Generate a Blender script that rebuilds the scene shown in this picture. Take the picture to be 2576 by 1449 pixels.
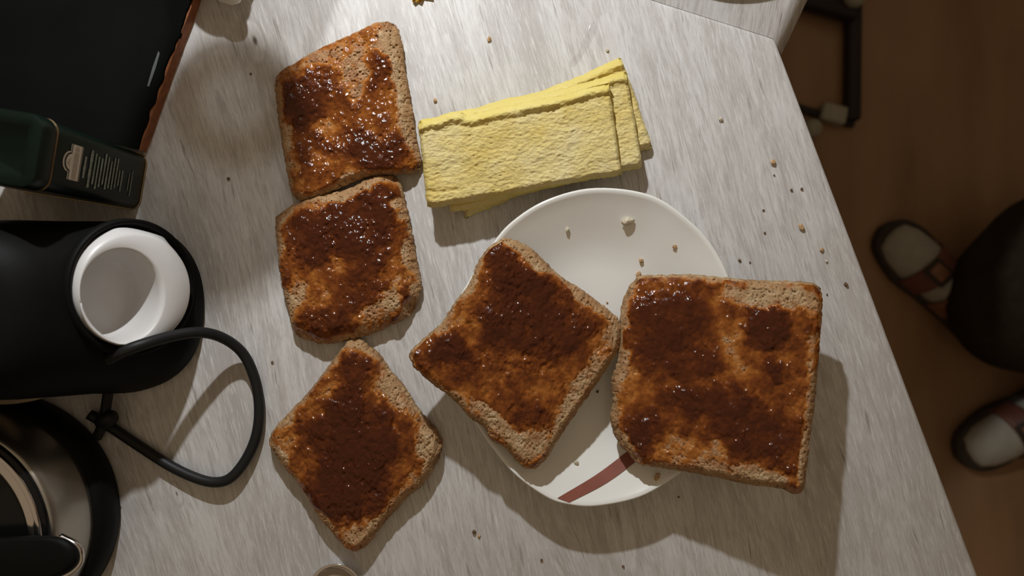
import bpy, bmesh, math, random
import numpy as np
from mathutils import Vector, Matrix, Euler
for o in list(bpy.data.objects): bpy.data.objects.remove(o)
scene = bpy.context.scene
# ------------------------------------------------------------------ camera
F = 1861.0            # focal length in photo pixels (2576 wide)
ZC = 0.52             # camera height above the table top
TZ = 0.75             # table top above the floor
cam_d = bpy.data.cameras.new('camera'); cam = bpy.data.objects.new('camera', cam_d)
scene.collection.objects.link(cam); scene.camera = cam
cam.location = (0, 0, TZ + ZC); cam.rotation_euler = (0, 0, 0)
cam_d.sensor_width = 36.0; cam_d.lens = F / 2576 * 36.0; cam_d.clip_start = 0.01
cam_d.dof.use_dof = True; cam_d.dof.focus_distance = ZC - 0.012; cam_d.dof.aperture_fstop = 5.0
# ------------------------------------------------------------------ world
wd = bpy.data.worlds.new('world'); scene.world = wd; wd.use_nodes = True
wd.node_tree.nodes['Background'].inputs[0].default_value = (1.0, 0.76, 0.50, 1)
wd.node_tree.nodes['Background'].inputs[1].default_value = 0.235
BULB = 3450.0
BULB_COL = (0.955, 0.98, 1.0)
scene.view_settings.view_transform = 'Standard'; scene.view_settings.look = 'None'
scene.view_settings.exposure = 0.0; scene.view_settings.gamma = 1.0
scene.view_settings.use_curve_mapping = False
# ------------------------------------------------------------------ helpers
C = scene.collection
def W(px, py, h=0.0):
    """photo pixel + height above the table (m) -> world point"""
    s = (ZC - h) / F
    return Vector(((px - 1288) * s, (724.5 - py) * s, TZ + h))
def G(px, py, h=0.0):
    """pixel on the table plane -> point straight above it at height h"""
    s = ZC / F
    return Vector(((px - 1288) * s, (724.5 - py) * s, TZ + h))
PX = ZC / F
def setp(o, label=None, cat=None, group=None, kind=None):
    if label: o['label'] = label
    if cat: o['category'] = cat
    if group: o['group'] = group
    if kind: o['kind'] = kind
    return o
def empty(name, loc, label, cat, group=None, rotz=0):
    o = bpy.data.objects.new(name, None); C.objects.link(o); o.location = loc
    o.rotation_euler = (0, 0, rotz); o.empty_display_size = 0.02
    return setp(o, label, cat, group)
def mesh_obj(name, verts, faces, mat, parent=None, smooth=True, origin=None, recalc=True, attrs=None, local=False):
    """verts are world coordinates unless local"""
    if parent is not None and origin is None:
        q = parent
        while '_o' not in q and q.parent is not None: q = q.parent
        origin = Vector(q.get('_o', (0, 0, 0)))
    if origin is None: origin = Vector((0, 0, 0))
    V = np.asarray([tuple(v) for v in verts], dtype=np.float64) if not isinstance(verts, np.ndarray) else verts
    if not local: V = V - np.array(origin)
    me = bpy.data.meshes.new(name)
    me.from_pydata(V.tolist(), [], faces if isinstance(faces, list) else faces.tolist())
    if attrs:
        for k, a in attrs.items():
            at = me.attributes.new(k, 'FLOAT', 'POINT'); at.data.foreach_set('value', np.asarray(a, dtype=np.float32))
    if recalc:
        bm = bmesh.new(); bm.from_mesh(me); bmesh.ops.recalc_face_normals(bm, faces=bm.faces); bm.to_mesh(me); bm.free()
    if smooth: me.polygons.foreach_set('use_smooth', [True] * len(me.polygons))
    me.update()
    if mat: me.materials.append(mat)
    o = bpy.data.objects.new(name, me); C.objects.link(o)
    if parent is not None: o.parent = parent
    else: o.location = origin
    return o
def root(name, loc, label, cat, group=None):
    o = empty(name, loc, label, cat, group); o['_o'] = tuple(loc); return o
def bm_obj(name, bm, mat, parent=None, smooth=True):
    me = bpy.data.meshes.new(name); bmesh.ops.recalc_face_normals(bm, faces=bm.faces); bm.to_mesh(me); bm.free()
    if smooth: me.polygons.foreach_set('use_smooth', [True] * len(me.polygons))
    me.materials.append(mat); o = bpy.data.objects.new(name, me); C.objects.link(o); o.parent = parent
    return o
def autosmooth(o, deg=35):
    me = o.data
    bm = bmesh.new(); bm.from_mesh(me)
    for e in bm.edges:
        if len(e.link_faces) == 2 and e.calc_face_angle(0) > math.radians(deg): e.smooth = False
    bm.to_mesh(me); bm.free(); return o
def rings(rs, cap0=True, cap1=True):
    """list of equal-length rings -> verts, faces"""
    n = len(rs[0]); V = [p for r in rs for p in r]; Fc = []
    for k in range(len(rs) - 1):
        for i in range(n):
            j = (i + 1) % n
            Fc.append([k * n + i, k * n + j, (k + 1) * n + j, (k + 1) * n + i])
    if cap0: Fc.append(list(range(n))[::-1])
    if cap1: Fc.append([(len(rs) - 1) * n + i for i in range(n)])
    return V, Fc
def lathe(profile, center, n=96, cap0=False, cap1=False):
    rs = [[Vector((center[0] + r * math.cos(2 * math.pi * i / n), center[1] + r * math.sin(2 * math.pi * i / n), center[2] + z)) for i in range(n)] for r, z in profile]
    return rings(rs, cap0, cap1)
def tube(path, rad, n=14, closed_caps=True):
    path = [Vector(p) for p in path]; rs = []
    up = Vector((0, 0, 1)); prev = None
    for i, p in enumerate(path):
        t = (path[min(i + 1, len(path) - 1)] - path[max(i - 1, 0)]).normalized()
        if prev is None:
            a = t.cross(up)
            if a.length < 1e-4: a = t.cross(Vector((1, 0, 0)))
            a.normalize()
        else:
            a = (prev - t * prev.dot(t)).normalized()
        prev = a; b = t.cross(a)
        r = rad[i] if isinstance(rad, (list, tuple)) else rad
        rs.append([p + (a * math.cos(2 * math.pi * k / n) + b * math.sin(2 * math.pi * k / n)) * r for k in range(n)])
    return rings(rs, closed_caps, closed_caps)
def catmull(P, n=8, closed=False):
    P = [np.array(p, float) for p in P]; out = []; m = len(P)
    for i in range(m if closed else m - 1):
        p1, p2 = P[i], P[(i + 1) % m]
        p0 = P[i - 1] if (closed or i > 0) else 2 * p1 - p2
        p3 = P[(i + 2) % m] if (closed or i + 2 < m) else 2 * p2 - p1
        for k in range(n):
            t = k / n
            out.append(0.5 * ((2 * p1) + (p2 - p0) * t + (2 * p0 - 5 * p1 + 4 * p2 - p3) * t * t + (3 * p1 - p0 - 3 * p2 + p3) * t ** 3))
    if not closed: out.append(P[-1])
    return np.array(out)
def box(cx, cy, cz, sx, sy, sz, bev=0.0, seg=2):
    bm = bmesh.new(); bmesh.ops.create_cube(bm, size=1)
    bmesh.ops.scale(bm, vec=(sx, sy, sz), verts=bm.verts)
    if bev: bmesh.ops.bevel(bm, geom=list(bm.edges), offset=bev, segments=seg, profile=0.5, affect='EDGES')
    bmesh.ops.translate(bm, vec=(cx, cy, cz), verts=bm.verts); return bm
# numpy value noise
_rng = np.random.RandomState(7); _T = _rng.rand(256, 256)
def vnoise(x, y, seed=0):
    x = np.asarray(x, float) + seed * 17.31; y = np.asarray(y, float) + seed * 5.77
    xi = np.floor(x).astype(int); yi = np.floor(y).astype(int); fx = x - xi; fy = y - yi
    fx = fx * fx * (3 - 2 * fx); fy = fy * fy * (3 - 2 * fy)
    g = lambda a, b: _T[a & 255, b & 255]
    return (g(xi, yi) * (1 - fx) + g(xi + 1, yi) * fx) * (1 - fy) + (g(xi, yi + 1) * (1 - fx) + g(xi + 1, yi + 1) * fx) * fy
def fbm(x, y, seed=0, oct=4):
    s = 0; a = 1; tot = 0
    for o in range(oct):
        s = s + a * vnoise(x * 2 ** o, y * 2 ** o, seed + o * 3); tot += a; a *= 0.55
    return s / tot
def sstep(a, b, x):
    t = np.clip((x - a) / (b - a), 0, 1); return t * t * (3 - 2 * t)
# ------------------------------------------------------------------ materials
def new_mat(name):
    m = bpy.data.materials.new(name); m.use_nodes = True
    nt = m.node_tree; b = nt.nodes['Principled BSDF']; return m, nt, b
def plain(name, col, rough=0.5, metal=0.0, spec=0.5, var=0.06, vscale=60, bump=0.0, bscale=300, coat=0.0):
    m, nt, b = new_mat(name)
    b.inputs['Roughness'].default_value = rough; b.inputs['Metallic'].default_value = metal
    b.inputs['Specular IOR Level'].default_value = spec; b.inputs['Coat Weight'].default_value = coat
    tc = nt.nodes.new('ShaderNodeTexCoord'); n = nt.nodes.new('ShaderNodeTexNoise'); n.inputs['Scale'].default_value = vscale
    n.inputs['Detail'].default_value = 4
    nt.links.new(tc.outputs['Object'], n.inputs['Vector'])
    r = nt.nodes.new('ShaderNodeValToRGB'); r.color_ramp.elements[0].position = 0.3; r.color_ramp.elements[1].position = 0.7
    r.color_ramp.elements[0].color = tuple(max(0, c * (1 - var)) for c in col) + (1,)
    r.color_ramp.elements[1].color = tuple(min(1, c * (1 + var)) for c in col) + (1,)
    nt.links.new(n.outputs['Fac'], r.inputs['Fac']); nt.links.new(r.outputs['Color'], b.inputs['Base Color'])
    if bump:
        n2 = nt.nodes.new('ShaderNodeTexNoise'); n2.inputs['Scale'].default_value = bscale; n2.inputs['Detail'].default_value = 3
        nt.links.new(tc.outputs['Object'], n2.inputs['Vector'])
        bp = nt.nodes.new('ShaderNodeBump'); bp.inputs['Strength'].default_value = bump; bp.inputs['Distance'].default_value = 0.0006
        nt.links.new(n2.outputs['Fac'], bp.inputs['Height']); nt.links.new(bp.outputs['Normal'], b.inputs['Normal'])
    return m
class NT:
    def __init__(s, nt): s.nt = nt
    def n(s, t, **kw):
        x = s.nt.nodes.new(t)
        for k, v in kw.items(): setattr(x, k, v)
        return x
    def l(s, a, b): s.nt.links.new(a, b)
    def noise(s, vec, scale=1.0, detail=4, rough=0.5, dist=0.0):
        x = s.n('ShaderNodeTexNoise'); x.inputs['Scale'].default_value = scale; x.inputs['Detail'].default_value = detail
        x.inputs['Roughness'].default_value = rough; x.inputs['Distortion'].default_value = dist; s.l(vec, x.inputs['Vector']); return x.outputs['Fac']
    def mapping(s, vec, sc=(1, 1, 1), rot=(0, 0, 0), loc=(0, 0, 0)):
        x = s.n('ShaderNodeMapping'); x.inputs['Scale'].default_value = sc; x.inputs['Rotation'].default_value = rot; x.inputs['Location'].default_value = loc
        s.l(vec, x.inputs['Vector']); return x.outputs[0]
    def ramp(s, fac, stops):
        x = s.n('ShaderNodeValToRGB'); e = x.color_ramp.elements
        while len(e) < len(stops): e.new(0.5)
        for i, (p, c) in enumerate(stops):
            e[i].position = p; e[i].color = (c if len(c) == 4 else tuple(c) + (1,)) if not isinstance(c, (int, float)) else (c, c, c, 1)
        s.l(fac, x.inputs['Fac']); return x.outputs['Color']
    def math(s, op, a, b=None, clamp=False):
        x = s.n('ShaderNodeMath', operation=op, use_clamp=clamp)
        for i, v in enumerate((a, b)):
            if v is None: continue
            if isinstance(v, (int, float)): x.inputs[i].default_value = v
            else: s.l(v, x.inputs[i])
        return x.outputs[0]
    def mix(s, fac, a, b, blend='MIX'):
        x = s.n('ShaderNodeMix', data_type='RGBA', blend_type=blend)
        for sock, v in ((x.inputs[0], fac), (x.inputs[6], a), (x.inputs[7], b)):
            if isinstance(v, (int, float)): sock.default_value = v
            elif isinstance(v, tuple): sock.default_value = v if len(v) == 4 else v + (1,)
            else: s.l(v, sock)
        return x.outputs[2]
    def bump(s, h, strength=0.5, dist=0.001, normal=None):
        x = s.n('ShaderNodeBump'); x.inputs['Strength'].default_value = strength; x.inputs['Distance'].default_value = dist
        s.l(h, x.inputs['Height'])
        if normal: s.l(normal, x.inputs['Normal'])
        return x.outputs[0]
def wood_mat(name, angle, knots=()):
    m, nt, b = new_mat(name); N = NT(nt)
    tc = N.n('ShaderNodeTexCoord').outputs['Object']
    rot = N.mapping(tc, rot=(0, 0, angle))
    warpn = N.n('ShaderNodeTexNoise'); warpn.inputs['Scale'].default_value = 7; warpn.inputs['Detail'].default_value = 2
    N.l(N.mapping(rot, sc=(1.6, 0.55, 1)), warpn.inputs['Vector'])
    sub = N.n('ShaderNodeVectorMath', operation='SUBTRACT'); N.l(warpn.outputs['Color'], sub.inputs[0]); sub.inputs[1].default_value = (0.5, 0.5, 0.5)
    scl = N.n('ShaderNodeVectorMath', operation='MULTIPLY'); N.l(sub.outputs[0], scl.inputs[0]); scl.inputs[1].default_value = (0.034, 0.0, 0)
    add = N.n('ShaderNodeVectorMath', operation='ADD'); N.l(rot, add.inputs[0]); N.l(scl.outputs[0], add.inputs[1])
    v = add.outputs[0]
    broad = N.noise(N.mapping(v, sc=(22, 3.0, 1)), 1, 3)
    mid = N.noise(N.mapping(v, sc=(95, 15, 1)), 1, 5, 0.6)
    fine = N.noise(N.mapping(v, sc=(430, 42, 1)), 1, 4, 0.6)
    line = N.noise(N.mapping(v, sc=(330, 30, 1), loc=(3, 7, 0)), 1, 3, 0.5)
    base = N.ramp(broad, [(0.28, (0.50, 0.475, 0.455)), (0.45, (0.59, 0.57, 0.55)), (0.62, (0.66, 0.645, 0.63)), (0.8, (0.60, 0.555, 0.54))])
    base = N.mix(N.ramp(mid, [(0.36, 0.55), (0.52, 0.0)]), base, (0.46, 0.425, 0.40))
    base = N.mix(N.ramp(fine, [(0.38, 0.55), (0.455, 0.0)]), base, (0.44, 0.41, 0.385))
    base = N.mix(N.ramp(fine, [(0.57, 0.0), (0.65, 0.5)]), base, (0.76, 0.75, 0.735))
    base = N.mix(N.ramp(line, [(0.27, 0.75), (0.34, 0.0)]), base, (0.30, 0.265, 0.24))
    vf = N.noise(N.mapping(v, sc=(820, 75, 1), loc=(9, 2, 0)), 1, 3, 0.6)
    base = N.mix(N.ramp(vf, [(0.37, 0.5), (0.43, 0.0)]), base, (0.43, 0.40, 0.38))
    base = N.mix(N.ramp(vf, [(0.57, 0.0), (0.63, 0.5)]), base, (0.78, 0.77, 0.755))
    mot = N.noise(N.mapping(v, sc=(38, 16, 1), loc=(1, 4, 0)), 1, 5, 0.65)
    base = N.mix(N.ramp(mot, [(0.52, 0.0), (0.72, 0.55)]), base, (0.74, 0.735, 0.73))
    base = N.mix(N.ramp(mot, [(0.28, 0.45), (0.44, 0.0)]), base, (0.49, 0.455, 0.44))
    hgt = N.math('ADD', N.math('MULTIPLY', fine, 0.6), N.math('MULTIPLY', N.ramp(line, [(0.27, 0.0), (0.36, 1.0)]), 0.5))
    for kx, ky, r, ecc, dark in knots:
        d = N.n('ShaderNodeVectorMath', operation='SUBTRACT'); N.l(v, d.inputs[0]); d.inputs[1].default_value = (kx, ky, 0)
        dm = N.mapping(d.outputs[0], sc=(1 / r, 1 / (r * ecc), 0))
        ln = N.n('ShaderNodeVectorMath', operation='LENGTH'); N.l(dm, ln.inputs[0]); L = ln.outputs['Value']
        rg = N.math('SINE', N.math('MULTIPLY', N.math('ADD', L, N.math('MULTIPLY', mid, 0.5)), 9.0))
        fall = N.math('SUBTRACT', 1.0, L, clamp=True)
        base = N.mix(N.math('MULTIPLY', N.ramp(rg, [(0.5, 0.0), (0.95, 0.6)]), N.math('POWER', fall, 0.6)), base, (0.36, 0.32, 0.29))
        base = N.mix(N.math('MULTIPLY', N.ramp(L, [(0.05, 1.0), (0.16, 0.0)]), dark), base, (0.12, 0.095, 0.075))
    N.l(base, b.inputs['Base Color'])
    b.inputs['Roughness'].default_value = 0.46; b.inputs['Specular IOR Level'].default_value = 0.35
    N.l(N.bump(hgt, 0.42, 0.0007), b.inputs['Normal'])
    return m
def crumb_mat():
    m, nt, b = new_mat('toasted_crumb'); N = NT(nt)
    tc = N.n('ShaderNodeTexCoord').outputs['Object']
    soak = N.n('ShaderNodeAttribute', attribute_name='soak').outputs['Fac']
    edge = N.n('ShaderNodeAttribute', attribute_name='edge').outputs['Fac']
    n1 = N.noise(tc, 120, 5, 0.6); n2 = N.noise(tc, 1050, 4, 0.65)
    vor = N.n('ShaderNodeTexVoronoi'); vor.inputs['Scale'].default_value = 640; N.l(tc, vor.inputs['Vector'])
    pore = N.ramp(vor.outputs['Distance'], [(0.12, 1.0), (0.42, 0.0)])
    pm = N.math('MULTIPLY', pore, N.ramp(N.noise(tc, 170, 2), [(0.5, 0.0), (0.62, 1.0)]))
    base = N.ramp(n1, [(0.3, (0.38, 0.215, 0.09)), (0.5, (0.54, 0.36, 0.185)), (0.7, (0.66, 0.50, 0.31))])
    base = N.mix(N.math('MULTIPLY', edge, 0.75), base, (0.40, 0.215, 0.085))
    base = N.mix(N.ramp(n2, [(0.4, 0.35), (0.6, 0.0)]), base, (0.25, 0.125, 0.045))
    base = N.mix(N.math('MULTIPLY', pm, 0.75), base, (0.14, 0.062, 0.02))
    sk = N.math('MULTIPLY', soak, N.ramp(n2, [(0.25, 0.6), (0.6, 1.0)]))
    base = N.mix(sk, base, N.ramp(n1, [(0.3, (0.22, 0.062, 0.010)), (0.7, (0.44, 0.165, 0.035))]))
    N.l(base, b.inputs['Base Color'])
    N.l(N.ramp(soak, [(0.2, 0.75), (0.9, 0.28)]), b.inputs['Roughness'])
    h = N.math('SUBTRACT', N.math('MULTIPLY', n2, 0.8), pm)
    N.l(N.bump(h, 0.8, 0.0009), b.inputs['Normal'])
    return m
def crust_mat():
    m, nt, b = new_mat('toast_crust'); N = NT(nt)
    tc = N.n('ShaderNodeTexCoord').outputs['Object']
    n1 = N.noise(tc, 90, 5, 0.6); n2 = N.noise(tc, 480, 4, 0.6)
    base = N.ramp(n1, [(0.3, (0.23, 0.115, 0.045)), (0.5, (0.40, 0.235, 0.105)), (0.7, (0.52, 0.37, 0.20))])
    base = N.mix(N.ramp(n2, [(0.36, 0.7), (0.5, 0.0)]), base, (0.13, 0.06, 0.02))
    N.l(base, b.inputs['Base Color']); b.inputs['Roughness'].default_value = 0.75
    N.l(N.bump(n2, 0.8, 0.001), b.inputs['Normal']); return m
def jam_mat():
    m, nt, b = new_mat('jam'); N = NT(nt)
    tc = N.n('ShaderNodeTexCoord').outputs['Object']
    t = N.n('ShaderNodeAttribute', attribute_name='thick').outputs['Fac']
    n1 = N.noise(tc, 150, 5, 0.6); n2 = N.noise(N.mapping(tc, sc=(1.7, .8, 1)), 820, 2, 0.5)
    tt = N.math('ADD', t, N.math('MULTIPLY', N.math('SUBTRACT', n1, 0.5), 0.62))
    col = N.ramp(tt, [(0.02, (0.47, 0.20, 0.055)), (0.2, (0.34, 0.115, 0.020)), (0.42, (0.215, 0.060, 0.010)), (0.70, (0.112, 0.026, 0.0055)), (1.0, (0.068, 0.0150, 0.0045))])
    N.l(col, b.inputs['Base Color'])
    b.inputs['Roughness'].default_value = 0.10; b.inputs['IOR'].default_value = 1.38
    nb = N.bump(N.math('ADD', N.math('MULTIPLY', n1, 0.9), N.math('MULTIPLY', n2, 0.16)), 0.5, 0.0011)
    N.l(nb, b.inputs['Normal']); return m
def egg_mat():
    m, nt, b = new_mat('cooked_egg'); N = NT(nt)
    tc = N.n('ShaderNodeTexCoord').outputs['Object']; e = N.n('ShaderNodeAttribute', attribute_name='edge').outputs['Fac']
    v = N.mapping(tc, sc=(0.55, 1.5, 1), rot=(0, 0, math.radians(-12)))
    n1 = N.noise(tc, 45, 4); n2 = N.noise(v, 480, 5, 0.7, 1.6)
    base = N.ramp(n1, [(0.3, (0.80, 0.61, 0.17)), (0.55, (0.85, 0.70, 0.29)), (0.75, (0.87, 0.75, 0.40))])
    base = N.mix(N.ramp(n2, [(0.3, 0.6), (0.5, 0.0)]), base, (0.55, 0.36, 0.085))
    base = N.mix(N.ramp(n2, [(0.55, 0.0), (0.75, 0.7)]), base, (0.86, 0.80, 0.42))
    base = N.mix(N.math('MULTIPLY', e, 0.7), base, (0.86, 0.70, 0.13))
    N.l(base, b.inputs['Base Color']); b.inputs['Roughness'].default_value = 0.42
    b.inputs['Subsurface Weight'].default_value = 0.12; b.inputs['Subsurface Radius'].default_value = (0.004, 0.003, 0.001)
    b.inputs['Subsurface Scale'].default_value = 0.6
    N.l(N.bump(n2, 0.7, 0.0012), b.inputs['Normal']); return m
def floor_mat():
    m, nt, b = new_mat('brown_floor'); N = NT(nt)
    tc = N.n('ShaderNodeTexCoord').outputs['Object']
    v = N.mapping(tc, rot=(0, 0, math.radians(-35)), sc=(9, 1.6, 1))
    n1 = N.noise(v, 1.2, 4); n2 = N.noise(tc, 3.5, 3)
    base = N.ramp(n1, [(0.3, (0.19, 0.100, 0.046)), (0.55, (0.27, 0.150, 0.070)), (0.75, (0.33, 0.19, 0.095))])
    base = N.mix(N.ramp(n2, [(0.45, 0.0), (0.7, 0.45)]), base, (0.35, 0.215, 0.12))
    N.l(base, b.inputs['Base Color']); b.inputs['Roughness'].default_value = 0.5; return m
M = {}
TH = math.radians(-14.5)
def knot_uv(px, py):
    p = G(px, py); c, s = math.cos(TH), math.sin(TH); return (c * p.x - s * p.y, s * p.x + c * p.y)
def K(px, py, r, e, d): u, v = knot_uv(px, py); return (u, v, r, e, d)
M['wood'] = wood_mat('whitewashed_oak', TH, [K(618, 108, .013, 2.2, 1.0), K(690, 330, .016, 4.5, .35), K(440, 1243, .006, 2.5, .8), K(1560, 1300, .02, 4.0, 0.2)])
M['leafwood'] = wood_mat('whitewashed_oak_leaf', math.radians(10))
M['crumb'] = crumb_mat(); M['crust'] = crust_mat(); M['jam'] = jam_mat(); M['egg'] = egg_mat(); M['floor'] = floor_mat()
M['black'] = plain('black_plastic', (0.0055, 0.0055, 0.005), 0.55, spec=0.10, bump=0.15, bscale=900)
M['blackgloss'] = plain('black_gloss', (0.006, 0.006, 0.006), 0.16, spec=0.3)
M['white'] = plain('white_plastic', (0.70, 0.685, 0.67), 0.38, var=0.02)
M['porcelain'] = plain('white_porcelain', (0.87, 0.865, 0.82), 0.13, var=0.015, vscale=15)
M['stripe'] = plain('brown_glaze', (0.26, 0.085, 0.060), 0.2, var=0.1)
M['green'] = plain('dark_green_tin', (0.003, 0.009, 0.0056), 0.33, spec=0.2, var=0.15)
M['gold'] = plain('brass_trim', (0.55, 0.40, 0.21), 0.3, metal=1.0, var=0.12)
M['cream'] = plain('cream_print', (0.55, 0.47, 0.36), 0.4)
M['greyprint'] = plain('grey_print', (0.22, 0.23, 0.17), 0.45, var=0.2, vscale=900)
M['tan'] = plain('tan_print', (0.34, 0.27, 0.20), 0.5, var=0.15, vscale=500)
M['blackprint'] = plain('black_print', (0.004, 0.004, 0.004), 0.4)
M['board'] = plain('black_board', (0.005, 0.0055, 0.005), 0.8, spec=0.04, var=0.2, vscale=25)
M['boardedge'] = plain('worn_orange_brown_edge', (0.30, 0.105, 0.036), 0.7, var=0.3, vscale=160, bump=0.4)
M['scratch'] = plain('grey_scratch', (0.09, 0.10, 0.10), 0.7)
M['rubber'] = plain('black_rubber', (0.012, 0.012, 0.012), 0.5, spec=0.3, var=0.1)
M['steel'] = plain('brushed_steel', (0.50, 0.47, 0.41), 0.36, metal=1.0, var=0.08, vscale=20)
M['chrome'] = plain('chrome', (0.75, 0.72, 0.70), 0.12, metal=1.0, var=0.03)
M['goldfoil'] = plain('gold_foil', (0.85, 0.62, 0.20), 0.2, metal=1.0, var=0.15, bump=0.5)
M['beige'] = plain('beige_stoneware', (0.42, 0.34, 0.24), 0.5)
M['darkmetal'] = plain('dark_brown_metal', (0.020, 0.014, 0.013), 0.5, spec=0.3)
M['pale'] = plain('pale_plastic', (0.33, 0.31, 0.25), 0.55)
M['trouser'] = plain('dark_trouser_cloth', (0.040, 0.031, 0.020), 0.9, spec=0.1, var=0.2, bump=0.4)
M['sock'] = plain('light_grey_sock', (0.36, 0.34, 0.29), 0.9, spec=0.1, bump=0.5)
M['leather'] = plain('brown_leather', (0.145, 0.050, 0.032), 0.55, var=0.15)
M['leather2'] = plain('tan_leather', (0.20, 0.085, 0.042), 0.5, var=0.15)
M['sole'] = plain('dark_cork_sole', (0.030, 0.020, 0.015), 0.8, var=0.2)
M['shirt'] = plain('dark_grey_shirt', (0.05, 0.05, 0.055), 0.9, spec=0.1)
M['skin'] = plain('skin', (0.52, 0.32, 0.23), 0.5)
M['hair'] = plain('dark_hair', (0.02, 0.013, 0.009), 0.6, bump=0.5)
M['eye'] = plain('eye_dark', (0.02, 0.02, 0.02), 0.2)
M['lampmetal'] = plain('lamp_metal', (0.08, 0.08, 0.08), 0.4, metal=0.6)
M['bread'] = plain('bread_crumb_bit', (0.52, 0.33, 0.17), 0.8, var=0.3, vscale=700)
M['breadpale'] = plain('pale_crumb_bit', (0.62, 0.55, 0.42), 0.8, var=0.2, vscale=700)
M['breaddark'] = plain('dark_crumb_bit', (0.16, 0.10, 0.055), 0.8, var=0.3, vscale=700)
def bulb_mat():
    m, nt, b = new_mat('lit_bulb'); b.inputs['Emission Color'].default_value = BULB_COL + (1,); b.inputs['Emission Strength'].default_value = BULB; return m
M['bulb'] = bulb_mat()
def clear_mat(name, f, t):
    m, nt, b = new_mat(name); b.inputs['Base Color'].default_value = (0.75, 0.75, 0.74, 1)
    b.inputs['Roughness'].default_value = 0.3
    tr = nt.nodes.new('ShaderNodeBsdfTransparent'); tr.inputs[0].default_value = (t, t, t, 1)
    mx = nt.nodes.new('ShaderNodeMixShader'); mx.inputs[0].default_value = f
    nt.links.new(tr.outputs[0], mx.inputs[1]); nt.links.new(b.outputs[0], mx.inputs[2])
    nt.links.new(mx.outputs[0], nt.nodes['Material Output'].inputs[0]); return m
M['clear'] = clear_mat('frosted_glass', 0.2, 0.96); M['smoke'] = clear_mat('smoky_frosted_glass', 0.60, 0.9)
def wet_mat():
    m, nt, b = new_mat('wet_film'); b.inputs['Base Color'].default_value = (0.9, 0.9, 0.9, 1); b.inputs['Roughness'].default_value = 0.08
    tr = nt.nodes.new('ShaderNodeBsdfTransparent'); tr.inputs[0].default_value = (0.95, 0.945, 0.945, 1)
    gl = nt.nodes.new('ShaderNodeBsdfGlossy'); gl.inputs['Roughness'].default_value = 0.12
    mx = nt.nodes.new('ShaderNodeMixShader'); mx.inputs[0].default_value = 0.03
    nt.links.new(tr.outputs[0], mx.inputs[1]); nt.links.new(gl.outputs[0], mx.inputs[2])
    nt.links.new(mx.outputs[0], nt.nodes['Material Output'].inputs[0]); return m
M['wet'] = wet_mat()
# ------------------------------------------------------------------ floor and table
fl = mesh_obj('floor', [(-2.5, -2.5, 0), (2.5, -2.5, 0), (2.5, 2.5, 0), (-2.5, 2.5, 0), (-2.5, -2.5, -.05), (2.5, -2.5, -.05), (2.5, 2.5, -.05), (-2.5, 2.5, -.05)],
              [[0, 1, 2, 3], [4, 5, 6, 7], [0, 1, 5, 4], [1, 2, 6, 5], [2, 3, 7, 6], [3, 0, 4, 7]], M['floor'], smooth=False)
setp(fl, kind='structure')
M['wallpaint'] = plain('warm_white_wall_paint', (0.62, 0.55, 0.45), 0.8, var=0.03, vscale=4)
for nm, c, d in (('wall_left', (-2.55, 0), (.1, 5.2)), ('wall_right', (2.55, 0), (.1, 5.2)), ('wall_back', (0, 2.55), (5.0, .1)), ('wall_front', (0, -2.55), (5.0, .1))):
    wo = bm_obj(nm, box(c[0], c[1], 1.25, d[0], d[1], 2.5), M['wallpaint'], None, smooth=False); setp(wo, kind='structure')
table = root('table', (0, 0, 0), 'whitewashed wood table under the toast slices and plate, with an extension leaf', 'table')
def slab(name, poly, h_top, thick, mat, parent, bev=0.0025):
    top = [W(x, y, h_top) for x, y in poly]; n = len(poly); c = sum(top, Vector()) / n
    bm = bmesh.new(); vs = [bm.verts.new(p - Vector(parent['_o'])) for p in top]; f = bm.faces.new(vs)
    ex = bmesh.ops.extrude_face_region(bm, geom=[f]); vv = [g for g in ex['geom'] if isinstance(g, bmesh.types.BMVert)]
    bmesh.ops.translate(bm, vec=(0, 0, -thick), verts=vv)
    bmesh.ops.recalc_face_normals(bm, faces=bm.faces)
    ed = [e for e in bm.edges if all(v.co.z > TZ + h_top - 1e-5 for v in e.verts)]
    if bev: bmesh.ops.bevel(bm, geom=ed, offset=bev, segments=3, profile=0.5, affect='EDGES')
    o = bm_obj(name, bm, mat, parent); return autosmooth(o, 50)
slab('tabletop', [(1936, 92), (1946, 96), (1953, 104), (1958, 117), (2640, 1921), (-700, 1921), (-700, -745)], 0.0, 0.022, M['wood'], table)
# leaf with a wide chamfered outer edge
lz = -0.0015
inner = [(1943, 97), (1987, 0), (2440, -1000)]; outer = [(1966, 137), (2031, 0), (2500, -990)]
Lv = [W(-700, -743, lz), W(1943, 96, lz), W(1987, 0, lz), W(2440, -1000, lz), W(2440, -1700, lz), W(-700, -1700, lz),
      W(1966, 137, lz - .010), W(2031, 0, lz - .010), W(2500, -990, lz - .010)]
Lf = [[0, 1, 2, 3, 4, 5], [1, 6, 7, 2], [2, 7, 8, 3]]
nb = len(Lv); Lv += [Vector((p.x, p.y, TZ - .026)) for p in Lv[:nb]]
Lf += [[6 + nb, 7 + nb, 2 + nb, 1 + nb], [7 + nb, 8 + nb, 3 + nb, 2 + nb], [5 + nb, 4 + nb, 3 + nb, 2 + nb, 1 + nb, nb]]
for a, b_ in ((0, 1), (1, 6), (6, 7), (7, 8), (8, 3), (3, 4), (4, 5), (5, 0)): Lf.append([a, b_, b_ + nb, a + nb])
autosmooth(mesh_obj('extension_leaf', Lv, Lf, M['leafwood'], table), 60)
for x, y in ((-.48, -.27), (.27, -.27), (-.48, .20), (.12, .62), (-.45, .62)):
    bm_obj('table_leg', box(x, y, (TZ - .026) / 2, .055, .055, TZ - .026, .004), M['wood'], table)
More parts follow.
